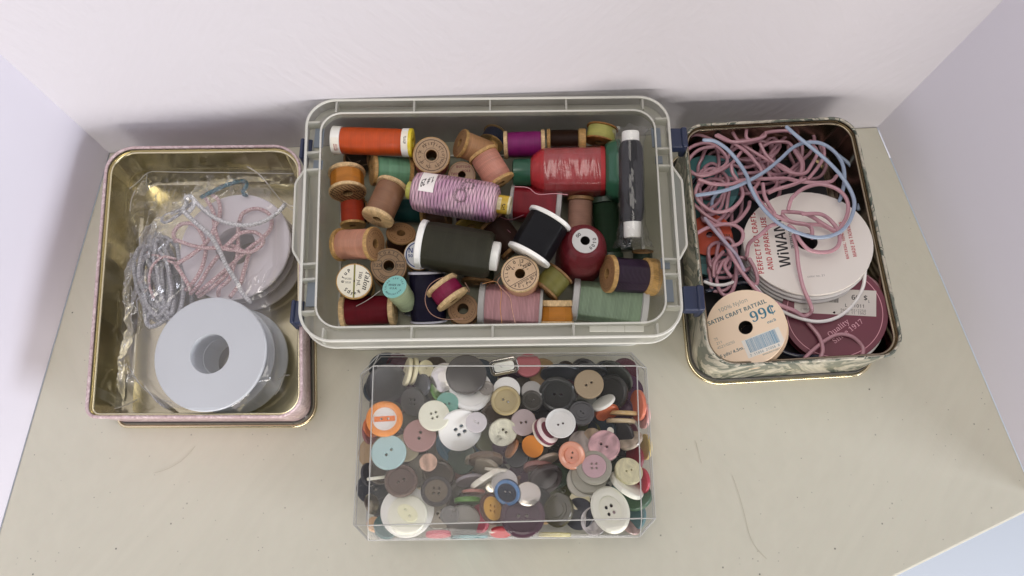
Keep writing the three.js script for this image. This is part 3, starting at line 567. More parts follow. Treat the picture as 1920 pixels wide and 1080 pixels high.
function buttonGeo(style, r, holes) {
  const t = Math.min(.0034, r * .36);
  if (style === 'flat') return discGeo(r, t * .8, holes);
  if (style === 'soft') return discGeo(r, t, holes, .07, .2, .45);
  if (style === 'rim') return mergeGeometries([bare(discGeo(r * .86, t * .55, holes, .085, .22)), bare(ringGeo(r * .74, r, t * .45, t * .62))]);
  if (style === 'wide') return mergeGeometries([bare(discGeo(r * .70, t * .5, holes, .11, .26)), bare(ringGeo(r * .58, r, t * .45, t * .75))]);
  if (style === 'cup') return mergeGeometries([bare(discGeo(r * .7, t * .45, holes, .1, .24)), bare(lathe([[r * .66, t * .4], [r * .8, t * .55], [r * .96, t * 1.15], [r, t * 1.05], [r * .97, t * .5], [r * .7, 0], [r * .5, 0]], 44, .9))]);
  if (style === 'dome') return lathe([[0, r * .42], [r * .35, r * .39], [r * .7, r * .27], [r * .93, r * .09], [r, 0], [r * .9, -r * .1], [0, -r * .12]], 40, 1);
  if (style === 'steps') return mergeGeometries([bare(discGeo(r * .45, t * 1.0, holes, .12, .3)), bare(lathe([[r * .4, t * .8], [r * .62, t * .8], [r * .64, t * .6], [r * .8, t * .6], [r * .82, t * .85], [r * .97, t * .8], [r, t * .55], [r, .1 * t], [r * .9, 0], [0, 0]], 44, .5))]);
  return discGeo(r, t, holes);
}
const btnMat = {};
const warm = (hex, k) => { const c = C(hex, k), l = c.r * .3 + c.g * .6 + c.b * .1; for (const q of ['r', 'g', 'b']) c[q] = Math.max(0, Math.min(.9, l + (c[q] - l) * 1.02)); c.b *= .96; return c; };
const bm = (hex, o = {}) => btnMat[hex + JSON.stringify(o)] ||= std({ color: warm(hex, 1.2), roughness: .3, ...o });
const pearlTex = dataTex(128, 128, (u, v) => { const k = tile(u, v, 3, 2.2, 3) + .5 * Math.sin((u * 2 + tile(u, v, 2, 5, 2)) * 6.283) * .5, s = .86 + k * .3; return [s, s * .98, s]; }, true, 60, 60);
const pearl = (hex) => btnMat['pearl' + hex] ||= std({ color: C(hex, 1.3), map: pearlTex, roughness: .2, clearcoat: .6, clearcoatRoughness: .15 });
const marbleTex = dataTex(128, 128, (u, v) => { const k = tile(u, v, 4, 7.2, 4); return [.9 + k * .25, .89 + k * .25, .87 + k * .25]; }, true, 70, 70);
const marble = (hex) => btnMat['marble' + hex] ||= std({ color: C(hex, 1.3), map: marbleTex, roughness: .35 });
const glassy = (hex) => btnMat['glass' + hex] ||= std({ color: C(hex), roughness: .12, transmission: .7, thickness: 0 });
const metal = (hex) => btnMat['metal' + hex] ||= std({ color: C(hex, 1.1), metalness: 1, roughness: .24 });
const BTN_ROT = {};
// x, y, half width in pixels, height in mm, e (how round it looks), lean (where its face leans to, degrees anticlockwise from the picture's right), turn of the holes
function orient(x, y, h, r, e = .985, lean = 90, turn = 0) {
  const toCam = ray(x, y).negate().normalize(), s = Math.sqrt(Math.max(0, 1 - e * e)), a = lean * Math.PI / 180;
  const n = toCam.multiplyScalar(e).addScaledVector(RIGHT, s * Math.cos(a)).addScaledVector(UPV, s * Math.sin(a)).normalize();
  const reach = r * Math.sqrt(Math.max(0, 1 - n.y * n.y)) + .0028;
  h = Math.max(reach * .6 + .002, Math.min(h, LID - .0008 - reach));
  const xx = RIGHT.clone().addScaledVector(n, -RIGHT.dot(n)).normalize(), z = xx.clone().cross(n);
  const q = new THREE.Quaternion().setFromRotationMatrix(new THREE.Matrix4().makeBasis(xx, n, z)).multiply(new THREE.Quaternion().setFromAxisAngle(V(0, 1, 0), turn * Math.PI / 180));
  return { p: at(x, y, h), q };
}
const pxR = (x, y, r, h) => r * depthAt(x, y, h) / F;
function button(label, x, y, rp, h, mat, style, holes, { e = .985, lean = 90, turn = 0, squash, group } = {}) {
  const H = h / 1000, r = pxR(x, y, rp, H), o = orient(x, y, H, r, e, lean, turn);
  const g = part('button', btnGeo[style + rp + holes] ||= buttonGeo(style, pxR(x, y, rp, .034), holes), mat);
  g.position.copy(o.p); g.quaternion.copy(o.q);
  if (squash) g.scale.set(1, 1, squash);
  return tag(g, label, 'button', group);
}
function buttonGroup(label, x, y, rp, h, { e = .985, lean = 90, turn = 0 } = {}) {
  const H = h / 1000, r = pxR(x, y, rp, H), o = orient(x, y, H, r, e, lean, turn), g = thing('button', label, 'button'); g.position.copy(o.p); g.quaternion.copy(o.q);
  g.userData.r = r; const rad = r; delete g.userData.r;
  return [g, rad];
}
// deep in the pile
{
  const names = ['black', 'charcoal', 'dark brown', 'grey brown', 'blue black', 'brown', 'slate', 'dark green', 'grey', 'dark wine', 'pale grey', 'dark slate', 'mauve brown', 'dusty teal', 'cream', 'olive', 'tan', 'plum'];
  const cols = [0x2c2b2e, 0x3b3a3d, 0x3a3029, 0x4a453f, 0x23262c, 0x5a5148, 0x2f3b44, 0x3d4a3c, 0x6b6761, 0x4b2530, 0x8a857c, 0x30363a, 0x84655c, 0x4f7472, 0xcfc6ac, 0x55583a, 0xa08560, 0x4a2a44];
  const sx = x => 1;
  seed = 4242;
  let first = {};
  for (let j = 0; j < 8; j++) for (let i = 0; i < 13; i++) {
    const x = 712 + i * 38 + rr(-12, 12), y = 696 + j * 38 + rr(-11, 11);
    const ci = (rnd() * cols.length) | 0, c = cols[ci], k = 24 + ((rnd() * 3) | 0) * 4, lay = (i + j) % 3;
    const b = button(names[ci] + ' button deep in the pile mostly hidden under other buttons', x, y, k, 5 + lay * 5 + rr(0, 3), bm(c), ['flat', 'rim', 'soft'][(i + j * 2) % 3], [2, 4, 0][(i * 7 + j) % 3], { e: rr(.72, .98), lean: rr(0, 360), turn: rr(0, 180), group: names[ci] + ' buttons deep in the pile' });
  }
}
// those that lie deeper but show
const B = button;
B('large black button in the back left corner of the box', 722, 717, 40, 27, bm(0x39383a), 'cup', 0, { e: .9, lean: 310 });
B('first thin cream button on edge beside the black corner button', 768, 698, 27, 28, bm(0xd9d2b4), 'flat', 2, { e: .3, lean: 170 });
B('second thin cream button on edge leaning on the first one', 779, 697, 26, 28.5, bm(0xcfc8a8), 'flat', 2, { e: .3, lean: 170 });
B('oval cream button with one dot behind the dark grey one', 797, 691, 16, 31, bm(0xd6cfae), 'soft', 1, { e: .85, lean: 0 });
B('charcoal button standing on edge in front of the cream dot button', 796, 722, 21, 31, bm(0x4a4b4f), 'soft', 0, { e: .62, lean: 180 });
B('leaf green button edge behind the teal button', 818, 737, 20, 27, bm(0x5c8a3c), 'flat', 0, { e: .35, lean: 30 });
B('matte black button left of the cream four hole one', 778, 752, 27, 27, bm(0x3a3936), 'soft', 4, { e: .85, lean: 200 });
B('shiny silver dome button peeking from behind the charcoal one', 833, 708, 28, 31, metal(0xe2ded6), 'dome', 0, { e: .95, lean: 150 });
B('olive drab button under the black one left of the cream buttons', 772, 792, 24, 20, bm(0x4a4634), 'soft', 0, { e: .9 });
B('dusty pink button behind the metal buckle', 990, 687, 25, 26, bm(0xb0656c), 'flat', 0, { e: .85, lean: 90 });
B('slate button with a clear rim near the back edge', 1052, 694, 40, 24, bm(0x4b5056), 'cup', 0, { e: .5, lean: 270 });
B('second slate button leaning at the back edge', 1105, 690, 36, 22, bm(0x44474a), 'cup', 0, { e: .45, lean: 270 });
B('big dull black button in front of the slate ones', 1046, 738, 36, 28, bm(0x393a39), 'rim', 2, { e: .92, lean: 250 });
B('dark green grey button in the back right corner', 1160, 702, 36, 25, bm(0x40433f), 'cup', 0, { e: .6, lean: 225 });
B('charcoal button under the tan two hole button', 1150, 735, 34, 22, bm(0x3b3b39), 'rim', 0, { e: .85, lean: 180 });
B('grey rimmed button behind the charcoal small one', 997, 735, 20, 27, bm(0xa7a5a4), 'soft', 0, { e: .93 });
B('small charcoal button right of the olive stack', 998, 750, 20, 30, bm(0x55534f), 'rim', 2, { e: .93, lean: 240, turn: 30 });
B('terracotta button with a white edge near the right side', 1137, 770, 24, 27, bm(0xb5603f), 'soft', 0, { e: .62, lean: 290 });
B('white button edge lying on the terracotta one', 1133, 758, 24, 29, bm(0xe8e4da), 'flat', 0, { e: .2, lean: 120 });
B('upper beige button edge near the right side', 1168, 771, 27, 26, bm(0xb3976a), 'flat', 0, { e: .22, lean: 270 });
B('lower beige button edge near the right side', 1164, 786, 28, 25, bm(0xb9a88a), 'flat', 0, { e: .24, lean: 270 });
B('small white square bead in the dark gap at the right', 1144, 808, 7, 28, bm(0xdedbd2), 'soft', 1, { e: .8, lean: 40 });
B('black button under the white bead', 1165, 815, 30, 22, bm(0x38383a), 'flat', 0, { e: .8, lean: 200 });
B('silvery shell button on edge at the right side', 1184, 829, 24, 27, pearl(0xcfc4ac), 'flat', 0, { e: .35, lean: 120 });
B('salmon orange button standing against the right wall', 1200, 760, 30, 25, bm(0xd87a5e), 'flat', 0, { e: .3, lean: 180 });
B('pale pink button standing against the right wall', 1209, 778, 26, 22, bm(0xd9a7a4), 'flat', 0, { e: .3, lean: 180 });
B('straw yellow button standing against the right wall', 1213, 838, 24, 21, bm(0xcbb678), 'flat', 0, { e: .3, lean: 180 });
B('crimson button standing against the right wall', 1206, 902, 24, 24, bm(0xb23a4a), 'flat', 0, { e: .45, lean: 180 });
B('dark red button behind the white edge at the right', 1192, 862, 26, 19, bm(0x8e3440), 'flat', 0, { e: .5, lean: 170 });
B('bottle green button in the front right corner', 1196, 935, 30, 22, bm(0x44614c), 'soft', 0, { e: .6, lean: 120 });
B('teal grey button low in the front right corner', 1188, 965, 30, 18, bm(0x527176), 'soft', 0, { e: .8, lean: 180 });
B('pinkish shell button bit at the front right corner', 1183, 990, 18, 22, pearl(0xc8aea4), 'flat', 0, { e: .5, lean: 60 });
B('steel blue rimmed button under the large plain white one', 862, 828, 46, 18, bm(0x506f84), 'rim', 0, { e: .86, lean: 270 });
B('brown oval button in the middle of the box', 911, 858, 32, 26, bm(0x5c4c3e), 'soft', 0, { e: .55, lean: 270 });
B('beige clear rim under the brown oval button', 905, 868, 34, 22, bm(0x8c8272), 'soft', 0, { e: .55, lean: 250 });
B('white button edge below the brown oval button', 909, 893, 33, 26, bm(0xd8d3c8), 'soft', 0, { e: .3, lean: 300 });
B('grey lilac button behind the white edge', 880, 897, 26, 20, bm(0x8d858c), 'flat', 0, { e: .5, lean: 280 });
B('pale button edge under the white oval edge', 930, 877, 22, 25, bm(0xc9c3b6), 'flat', 0, { e: .2, lean: 265 });
B('small metal bead button near the blue rimmed one', 921, 913, 11, 27, metal(0xb8b2a6), 'dome', 0, {});
B('pink button edge above the green one', 888, 919, 22, 23, bm(0xb27c74), 'flat', 0, { e: .35, lean: 270 });
B('bright green button on edge', 877, 934, 26, 25, bm(0x55803a), 'soft', 0, { e: .38, lean: 270 });
B('white button edge under the dark brown textured one', 708, 893, 20, 27, bm(0xe3dfd2), 'flat', 0, { e: .22, lean: 275 });
B('crumpled silver shank button at the left wall', 697, 945, 20, 27, metal(0xbdb4a4), 'dome', 0, { e: .5, lean: 20 });
B('plum button standing at the left wall', 690, 812, 22, 22, bm(0x8d5a58), 'flat', 0, { e: .4, lean: 10 });
B('black button standing at the left wall', 688, 890, 22, 21, bm(0x2f2e33), 'flat', 0, { e: .4, lean: 10 });
B('dark teal button in the front left corner', 722, 990, 24, 20, bm(0x3e5c5e), 'soft', 0, { e: .75, lean: 60 });
B('peach button in the front left corner', 702, 985, 16, 22, bm(0xd2ac88), 'soft', 0, { e: .7, lean: 60 });
B('orange button on the left half hidden under the striped one', 695, 800, 20, 24, bm(0xc46a3c), 'soft', 0, { e: .7, lean: 0 });
B('rose pink button edge at the front wall', 822, 997, 24, 24, bm(0xb2505e), 'soft', 0, { e: .42, lean: 270 });
B('smoky grey button near the front wall', 870, 976, 33, 25, bm(0x7d7a76), 'soft', 0, { e: .92, lean: 260 });
B('small clear button resting on the smoky grey one', 843, 968, 18, 31, glassy(0xc8c6c2), 'cup', 2, { e: .95 });
B('maroon button standing beside the mustard one', 905, 972, 27, 26, bm(0x97404e), 'soft', 0, { e: .58, lean: 180 });
B('scarlet bit of button left of the purple brown one', 939, 995, 20, 22, bm(0xa62f38), 'flat', 0, { e: .6, lean: 270 });
B('small white block button under the mustard one', 922, 990, 10, 24, bm(0xe4e0d6), 'soft', 0, {});
B('pale yellow button edge at the front wall', 1040, 998, 30, 24, bm(0xbfb77e), 'flat', 0, { e: .3, lean: 270 });
B('light teal button edge at the front wall left of the yellow one', 880, 1003, 36, 18, bm(0x7fa8aa), 'flat', 0, { e: .3, lean: 270 });
B('brown edge button standing left of the coral rimmed one', 962, 842, 20, 24, bm(0x9a6a48), 'flat', 0, { e: .25, lean: 150 });
B('dusty rose button low in the middle gap', 1010, 872, 30, 19, bm(0x8d6560), 'soft', 0, { e: .5, lean: 270 });
B('blackish brown button low in the middle gap', 1020, 895, 34, 22, bm(0x3b3232), 'rim', 0, { e: .75, lean: 300 });
B('beige button edge under the orange one', 1026, 858, 22, 24, bm(0xa89a8c), 'flat', 0, { e: .5, lean: 290 });
B('olive tortoise button with ridges beside the purple brown one', 1049, 957, 32, 27, std({ color: C(0x4a4630, 1.2), roughness: .2, clearcoat: .6 }), 'steps', 0, { e: .8, lean: 160 });
B('cream button behind the black one near the ivory one', 1087, 940, 20, 26, bm(0xd4ccae), 'soft', 2, { e: .9, lean: 100 });
B('black button between the tortoise and the grey pearl one', 1088, 964, 28, 27, bm(0x2a2b31), 'soft', 0, { e: .9, lean: 170 });
B('pale shell button under the pink pearl one', 1090, 832, 24, 25, pearl(0xc4bcb0), 'flat', 0, { e: .9 });
B('beige pearl button behind the pink pearl one', 1112, 822, 20, 27, pearl(0xc9b696), 'flat', 2, { e: .85, lean: 180 });
B('grey button behind the blue rimmed one', 946, 906, 25, 26, bm(0xb9b5b6), 'soft', 0, { e: .93, lean: 90 });
B('silver dome button above the purple brown one', 990, 926, 24, 31, metal(0xd6d0c6), 'dome', 0, { e: .9, lean: 90 });
B('white button edge lying diagonally left of the ivory one', 1172, 914, 36, 28, bm(0xe3e0d6), 'soft', 0, { e: .24, lean: 55 });
// the top layer
B('large white rimmed button half under the charcoal one', 883, 733, 40, 32, bm(0xf2eee6), 'rim', 2, { e: .97, lean: 90, turn: -20 });
B('large charcoal button lying over the white rimmed one', 874, 704, 38, 37, bm(0x4b4846), 'soft', 0, { e: .955, lean: 90 });
B('tiny clear button on the large white rimmed one', 912, 729, 14, 36, glassy(0xd6d2cc), 'cup', 2, { e: .95 });
B('large plain white four hole button', 862, 805, 41, 30, bm(0xf3efe8), 'flat', 4, { e: .93, lean: 290, turn: 30 });
B('mauve brown two hole button', 787, 818, 31, 31, bm(0x9a7774), 'flat', 2, { e: .96, turn: 80 });
B('cream four hole button', 814, 781, 29, 35, bm(0xece5d0), 'soft', 4, { e: .95, turn: 20 });
B('teal two hole button', 840, 757, 22, 33, bm(0x6ca094), 'flat', 2, { e: .95, lean: 200, turn: 10 });
B('translucent pale button on the plain white one', 893, 793, 20, 36, std({ color: C(0xe8e4e6, 1.1), roughness: .2, transmission: .3, thickness: 0 }), 'flat', 2, { e: .95, turn: -30 });
B('dark brown button under the olive one', 933, 775, 31, 28, bm(0x5a5047), 'rim', 0, { e: .85, lean: 250 });
B('pale sage four hole button', 942, 809, 27, 31, marble(0xcfcfbd), 'flat', 4, { e: .93, lean: 300, turn: 45 });
B('mauve grey two hole button', 980, 792, 25, 30, bm(0xb8aaae), 'flat', 2, { e: .95, lean: 0, turn: 5 });
B('white button under the olive two hole one', 950, 733, 27, 31, bm(0xe9e8e4), 'soft', 0, { e: .93 });
B('olive tan two hole button on top of a white one', 948, 752, 28, 37, bm(0xa3946c), 'rim', 2, { turn: -25 });
B('tan two hole button near the back right', 1104, 722, 28, 33, bm(0x9c8a70), 'soft', 2, { e: .96, turn: 25 });
B('bright white two hole button', 1051, 796, 28, 36, bm(0xf6f4f0), 'cup', 2, { e: .96, turn: 15 });
B('smoke black button with a glassy rim', 1091, 776, 24, 31, std({ color: C(0x4a4a4a), roughness: .12, clearcoat: .8 }), 'steps', 2, { e: .93, turn: -40 });
B('orange button under the maroon striped one', 1000, 836, 22, 29, bm(0xd98a3c), 'flat', 0, { e: .85, lean: 220 });
B('coral rimmed two hole button', 1074, 853, 26, 33, std({ color: C(0xeda083, 1.15), roughness: .2, clearcoat: .6 }), 'wide', 2, { e: .9, lean: 200, turn: 80 });
B('pink pearl two hole button', 1133, 838, 30, 32, pearl(0xe3b0b0), 'soft', 2, { e: .93, lean: 100, turn: -30 });
B('dark brown textured button at the left', 752, 903, 31, 34, marble(0x5f4e46), 'rim', 2, { e: .95, turn: 30 });
B('small peach satin button below the mauve brown one', 803, 868, 17, 31, pearl(0xeab79c), 'soft', 0, { e: .97 });
B('light blue two hole button', 729, 850, 32, 34, bm(0xa5c0c2), 'soft', 2, { e: .96, turn: 50 });
B('grey pearl button beside the big ivory one', 1110, 977, 26, 30, pearl(0xc9c6c0), 'cup', 1, { e: .93, lean: 0 });
B('small cream button with a worn hollow', 1177, 886, 27, 30, marble(0xe0d6b4), 'soft', 2, { e: .8, lean: 60, turn: 20 });
B('large purple brown button at the front wall', 980, 969, 42, 31, bm(0x4a3540), 'rim', 2, { e: .9, lean: 90, turn: 0 });
B('big oval ivory four hole button', 1144, 957, 35, 33, bm(0xf1ecd6), 'wide', 4, { e: .97, turn: 20, squash: 1.28 });
{
  let [g, r] = buttonGroup('orange button with a white face crossed by an orange bar', 721, 787, 34, 34, { e: .96 });
  const t = .003, or = bm(0xee8c42), wh = bm(0xf4efe4);
  part('ring', ringGeo(r * .66, r, t * .45, t * .7), or, g); part('face', discGeo(r * .70, t * .62, 2, .07, .2), wh, g);
  const bar = new THREE.Shape(); bar.moveTo(-r * .56, -r * .14); bar.lineTo(r * .56, -r * .14); bar.lineTo(r * .56, r * .14); bar.lineTo(-r * .56, r * .14); bar.closePath();
  for (const x of [-.18, .2]) { const p = new THREE.Path(); p.absarc(x * r, 0, r * .075, 0, Math.PI * 2, true); bar.holes.push(p); }
  const bg = new THREE.ExtrudeGeometry(bar, { depth: .0006, bevelEnabled: false }); bg.rotateX(-Math.PI / 2); bg.rotateY(.1); bg.translate(0, t * .62, 0); part('bar', bg, bm(0xe07a3a), g);
  [g, r] = buttonGroup('lilac four hole button set in a grey surround on a grey stack', 1114, 877, 33, 36, { e: .93 });
  part('surround', lathe([[0, 0], [r, 0], [r * 1.0, .0012], [r * .86, .0024], [r * .70, .0030], [r * .68, .0020], [0, .0020]], 44, .7), bm(0x9a978c), g);
  const f = discGeo(r * .68, .0016, 4, .09, .24); f.translate(0, .0018, 0); part('face', f, bm(0xbfa0a8), g);
  B('upper grey stone button under the lilac one', 1105, 892, 35, 29, bm(0x8f8c80), 'soft', 0, {});
  B('lower pale grey button at the foot of the grey stack', 1096, 902, 34, 24, bm(0xb4b0a6), 'soft', 0, {});
  [g, r] = buttonGroup('brown grey four hole button with a dark rim', 818, 922, 29, 32, { e: .95 });
  part('ring', ringGeo(r * .74, r, .0013, .0016), bm(0x3b3735), g); part('face', discGeo(r * .78, .0020, 4, .1, .26), bm(0x655a4c), g);
  [g, r] = buttonGroup('maroon and pink striped button tilted beside the bright white one', 1018, 813, 28, 33, { e: .55, lean: 35, turn: -45 });
  part('base_layer', discGeo(r, .0016, 0), bm(0xd9cfc4), g); let q = discGeo(r * .97, .0024, 0); q.translate(0, .0016, 0); part('stripe', q, bm(0x6d2f40), g);
  q = ringGeo(r * .62, r * .92, .0042, .0014); part('ring', q, bm(0xe6d3d2), g); q = discGeo(r * .64, .0012, 2, .14, .32); q.translate(0, .0036, 0); part('face', q, bm(0x7d4450), g);
  [g, r] = buttonGroup('navy button with a bright blue rim', 953, 921, 26, 32, { e: .9, lean: 230 });
  part('base_layer', discGeo(r * .95, .0022, 2), bm(0x272c3c), g); part('ring', ringGeo(r * .72, r * .95, .0022, .0014), bm(0x4a6f9c), g);
  [g, r] = buttonGroup('mustard four hole button with a brown edge', 919, 955, 29, 31, { e: .68, lean: 20 });
  part('ring', ringGeo(r * .76, r, .0014, .0016), bm(0x4a2c20), g); part('face', discGeo(r * .80, .0026, 4, .1, .26), bm(0xb78a3c), g);
  [g, r] = buttonGroup('big white scalloped button with an ivory two hole button fixed on it', 762, 958, 49, 29, { e: .95 });
  const sc = new THREE.Shape(); for (let i = 0; i <= 90; i++) { const a = i / 90 * Math.PI * 2, k = r * (.86 + .16 * ((a + 6.1) % 6.2832) / 6.2832); i ? sc.lineTo(Math.cos(a) * k, Math.sin(a) * k) : sc.moveTo(k, 0); }
  let sg = new THREE.ExtrudeGeometry(sc, { depth: .0016, bevelEnabled: true, bevelSize: .0006, bevelThickness: .0006, bevelSegments: 3 }); sg.rotateX(-Math.PI / 2); part('scalloped_base', toCreasedNormals(sg, .8), bm(0xeae6dd), g);
  q = mergeGeometries([bare(discGeo(r * .74, .004, 0, .1, .2, .5))]); q.translate(r * .06, .0022, r * .22); part('face', q, bm(0xf0ead2), g);
  q = discGeo(r * .42, .0012, 2, .16, .36); q.rotateY(-.5); q.scale(1, 1, .66); q.rotateY(-.6); q.translate(r * .06, .0062, r * .2); part('middle', q, bm(0xe6dfc0), g);
}
{ // buckle
  const H = .035, p = orient(945, 686, H, .008, .93, 270, 12), g = thing('buckle', 'small white metal buckle with two holes near the back wall of the button box', 'buckle'); g.position.copy(p.p); g.quaternion.copy(p.q);
  const w = .0088, d = .0052, rrct = (a, b, r) => { const s = new THREE.Shape(); s.absarc(a - r, b - r, r, 0, 1.5708); s.absarc(-a + r, b - r, r, 1.5708, 3.1416); s.absarc(-a + r, -b + r, r, 3.1416, 4.7124); s.absarc(a - r, -b + r, r, 4.7124, Math.PI * 2); s.closePath(); return s; };
  const o = rrct(w, d, .0028); o.holes.push(rrct(w - .0014, d - .0014, .0018));
  let f = new THREE.ExtrudeGeometry(o, { depth: .0012, bevelEnabled: true, bevelSize: .0003, bevelThickness: .0003, bevelSegments: 2 }); f.rotateX(-Math.PI / 2); part('frame', f, metal(0xdedad0), g);
  const inn = rrct(w - .0026, d - .0024, .0018); for (const x of [-.002, .002]) { const h = new THREE.Path(); h.absarc(x, 0, .0007, 0, Math.PI * 2, true); inn.holes.push(h); }
  f = new THREE.ExtrudeGeometry(inn, { depth: .001, bevelEnabled: true, bevelSize: .0003, bevelThickness: .0003, bevelSegments: 2 }); f.rotateX(-Math.PI / 2); part('plate', f, bm(0xe6e2d8), g);
}

// ---------- left tin: a plastic bag with metallic cords and two white reels ----------
const K1 = ([X, Y]) => [150 + .2593 * X, 250 + .2593 * Y], K2 = ([X, Y]) => [150 + .2778 * X, 520 + .2778 * Y], K7 = ([X, Y]) => [1260 + .2592 * X, 200 + .2592 * Y], K8 = ([X, Y]) => [1260 + .2592 * X, 460 + .2592 * Y];
function tin(label, corners, h, radii, mats, lipOut, taper = 0) {
  const t = thing('biscuit_tin', label, 'tin'), q = quadAt(corners, h), r = (d) => radii.map(x => Math.max(x - d, .003)), ring = (d) => roundQuad(insetQuad(q, d), r(d), 9, 22);
  part('outer_wall', loft([ring(.0016 + taper), ring(.0012 + taper), ring(.0011 + taper * .4), ring(.0010)], [.0015, .004, h * .6, h - .0012]), mats.print, t);
  part('base_lip', ringTube(ring(.0004 - lipOut + taper), .0012, .0011), mats.lip, t);
  part('lower_bead', ringTube(ring(.0008 + taper), .0036, .0007), mats.dark, t);
  part('rim', ringTube(ring(.0007), h, .00105, 8), mats.rim, t);
  part('inner_bead', ringTube(ring(.0028), h - .0034, .0010, 8), mats.inside, t);
  part('lining', loft([ring(.0018), ring(.0022), ring(.0026 + taper), ring(.0040 + taper), ring(.0075 + taper)], [h - .0006, h - .003, .006, .0026, .0016], { capLast: true, crease: 1.2 }), mats.inside, t);
  return { t, q, ring };
}
const pinkPrint = dataTex(256, 256, (u, v) => { const k = tile(u, v, 26, 4.4, 4), j = tile(u, v, 6, 9.1, 3); return [.80 + k * .28 + j * .1, .71 + k * .32 + j * .14, .715 + k * .32 + j * .12]; }, true, 22, 22);
const leafPrint = dataTex(512, 512, (u, v) => {
  const a = tile(u, v, 9, 2.5, 3) + .35 * tile(u, v, 22, 6, 2), b = tile(u, v, 12, 14.2, 2), c = tile(u, v, 40, 3, 2);
  let k = a > .10 ? [.40, .43, .38] : a < -.12 ? [.78, .76, .69] : b > .08 ? [.62, .62, .56] : b < -.14 ? [.30, .34, .30] : [.70, .68, .61];
  return k.map(x => x * (.96 + c * .25));
}, true, 11, 11);
const goldIn = std({ color: new THREE.Color().setRGB(.68, .62, .42), metalness: 1, roughness: .2 }), goldLip = std({ color: new THREE.Color().setRGB(.80, .70, .46), metalness: 1, roughness: .22 }), darkBead = std({ color: new THREE.Color().setRGB(.05, .045, .04), roughness: .4 });
const pinkM = std({ map: pinkPrint, roughness: .35, clearcoat: .3 }), leafM = std({ map: leafPrint, roughness: .3, clearcoat: .4, clearcoatRoughness: .2 });
const LT = tin('gold lined tin with a pink speckled outside holding a plastic bag', [[200, 276], [564, 272], [567, 783], [159, 784]], .040, [.020, .019, .016, .007], { print: pinkM, lip: goldLip, dark: darkBead, rim: pinkM, inside: goldIn }, .0018, .0026);
const sparkle = (hex, hi) => {
  const a = new THREE.Color(hex), b = new THREE.Color(hi);
  const map = dataTex(64, 64, (u, v) => { const i = Math.abs(Math.sin(Math.floor((u * 16 + v * 8)) * 91.7 + Math.floor(v * 12) * 37.3) * 4375.5) % 1, k = i > .62 ? 1 : i > .4 ? .45 : 0; return [0, 1, 2].map(c => { const p = [a.r, a.g, a.b][c], q = [b.r, b.g, b.b][c]; return Math.pow(p + (q - p) * k, 1 / 2.2); }); }, true, 160, 120);
  const bump = dataTex(32, 32, (u, v) => .5 + .5 * Math.sin((u * 2 + v * 2) * 6.283), false, 300, 130);
  return std({ map, roughness: .3, metalness: .25, bumpMap: bump, bumpScale: .0003 });
};
const pinkGlit = sparkle(0xbd9294, 0xfbe6e2), silverGlit = sparkle(0xb0b0b0, 0xffffff), greyGlit = sparkle(0xa2a2a6, 0xe4e4e6), tealGlit = sparkle(0x244b58, 0x5b98a4);
function cord(name, label, group, mat, r, paths, conv, h, { wob = .0012, top = [] } = {}) {
  const g = thing(name, label, 'cord', group);
  paths.forEach((p, i) => {
    const hh = Array.isArray(h) ? h[i % h.length] : h;
    const pts = p.map((q, j) => { const [x, y] = conv(q), up = q[2] || 0; return at(x + rr(-.6, .6), y + rr(-.6, .6), hh + up + Math.sin(j * 1.9 + i * 1.3) * wob); });
    part('strand', tube(pts, r, { rad: 7 }), mat, g);
  });
  return g;
}
// white reels
function bigReel(label, n, f, h, len, r, hr, hex = 0xd2d7dc) {
  const fr = axisFrame({ n, f, h, len }), g = thing('cord_reel', label, 'reel'); place(g, fr);
  const R = r * fr.s, H = hr * fr.s, L = fr.L, t = .0022, pm = std({ color: C(hex), roughness: .42, specularIntensity: .4 });
  const fl = (y, s) => lathe([[H, y], [R - .0006, y], [R, y - s * .0006], [R, y - s * t], [R * .9, y - s * (t + .0004)], [H, y - s * (t + .0004)], [H, y]], 56, .6);
  part('flange', fl(L, 1), pm, g); part('flange', fl(0, -1), pm, g); { const mid = fl(0, -1); mid.scale(.97, .7, .97); mid.translate(0, L * .52, 0); part('flange', mid, pm, g); }
  part('barrel', lathe([[H * 1.25, .001], [H * 1.25, L - .001]], 40), pm, g);
  part('bore', lathe([[H, L - .0004], [H * .98, .0004]], 40), pm, g);
  return { fr, g, R };
}
bigReel('white plastic reel at the back of the pink tin under the pink cords', [441, 461], [472, 488], .036, .032, 105, 38, 0xdcd6da);
bigReel('white plastic reel in the front of the pink tin', [393, 663], [444, 678], .046, .042, 108, 38);
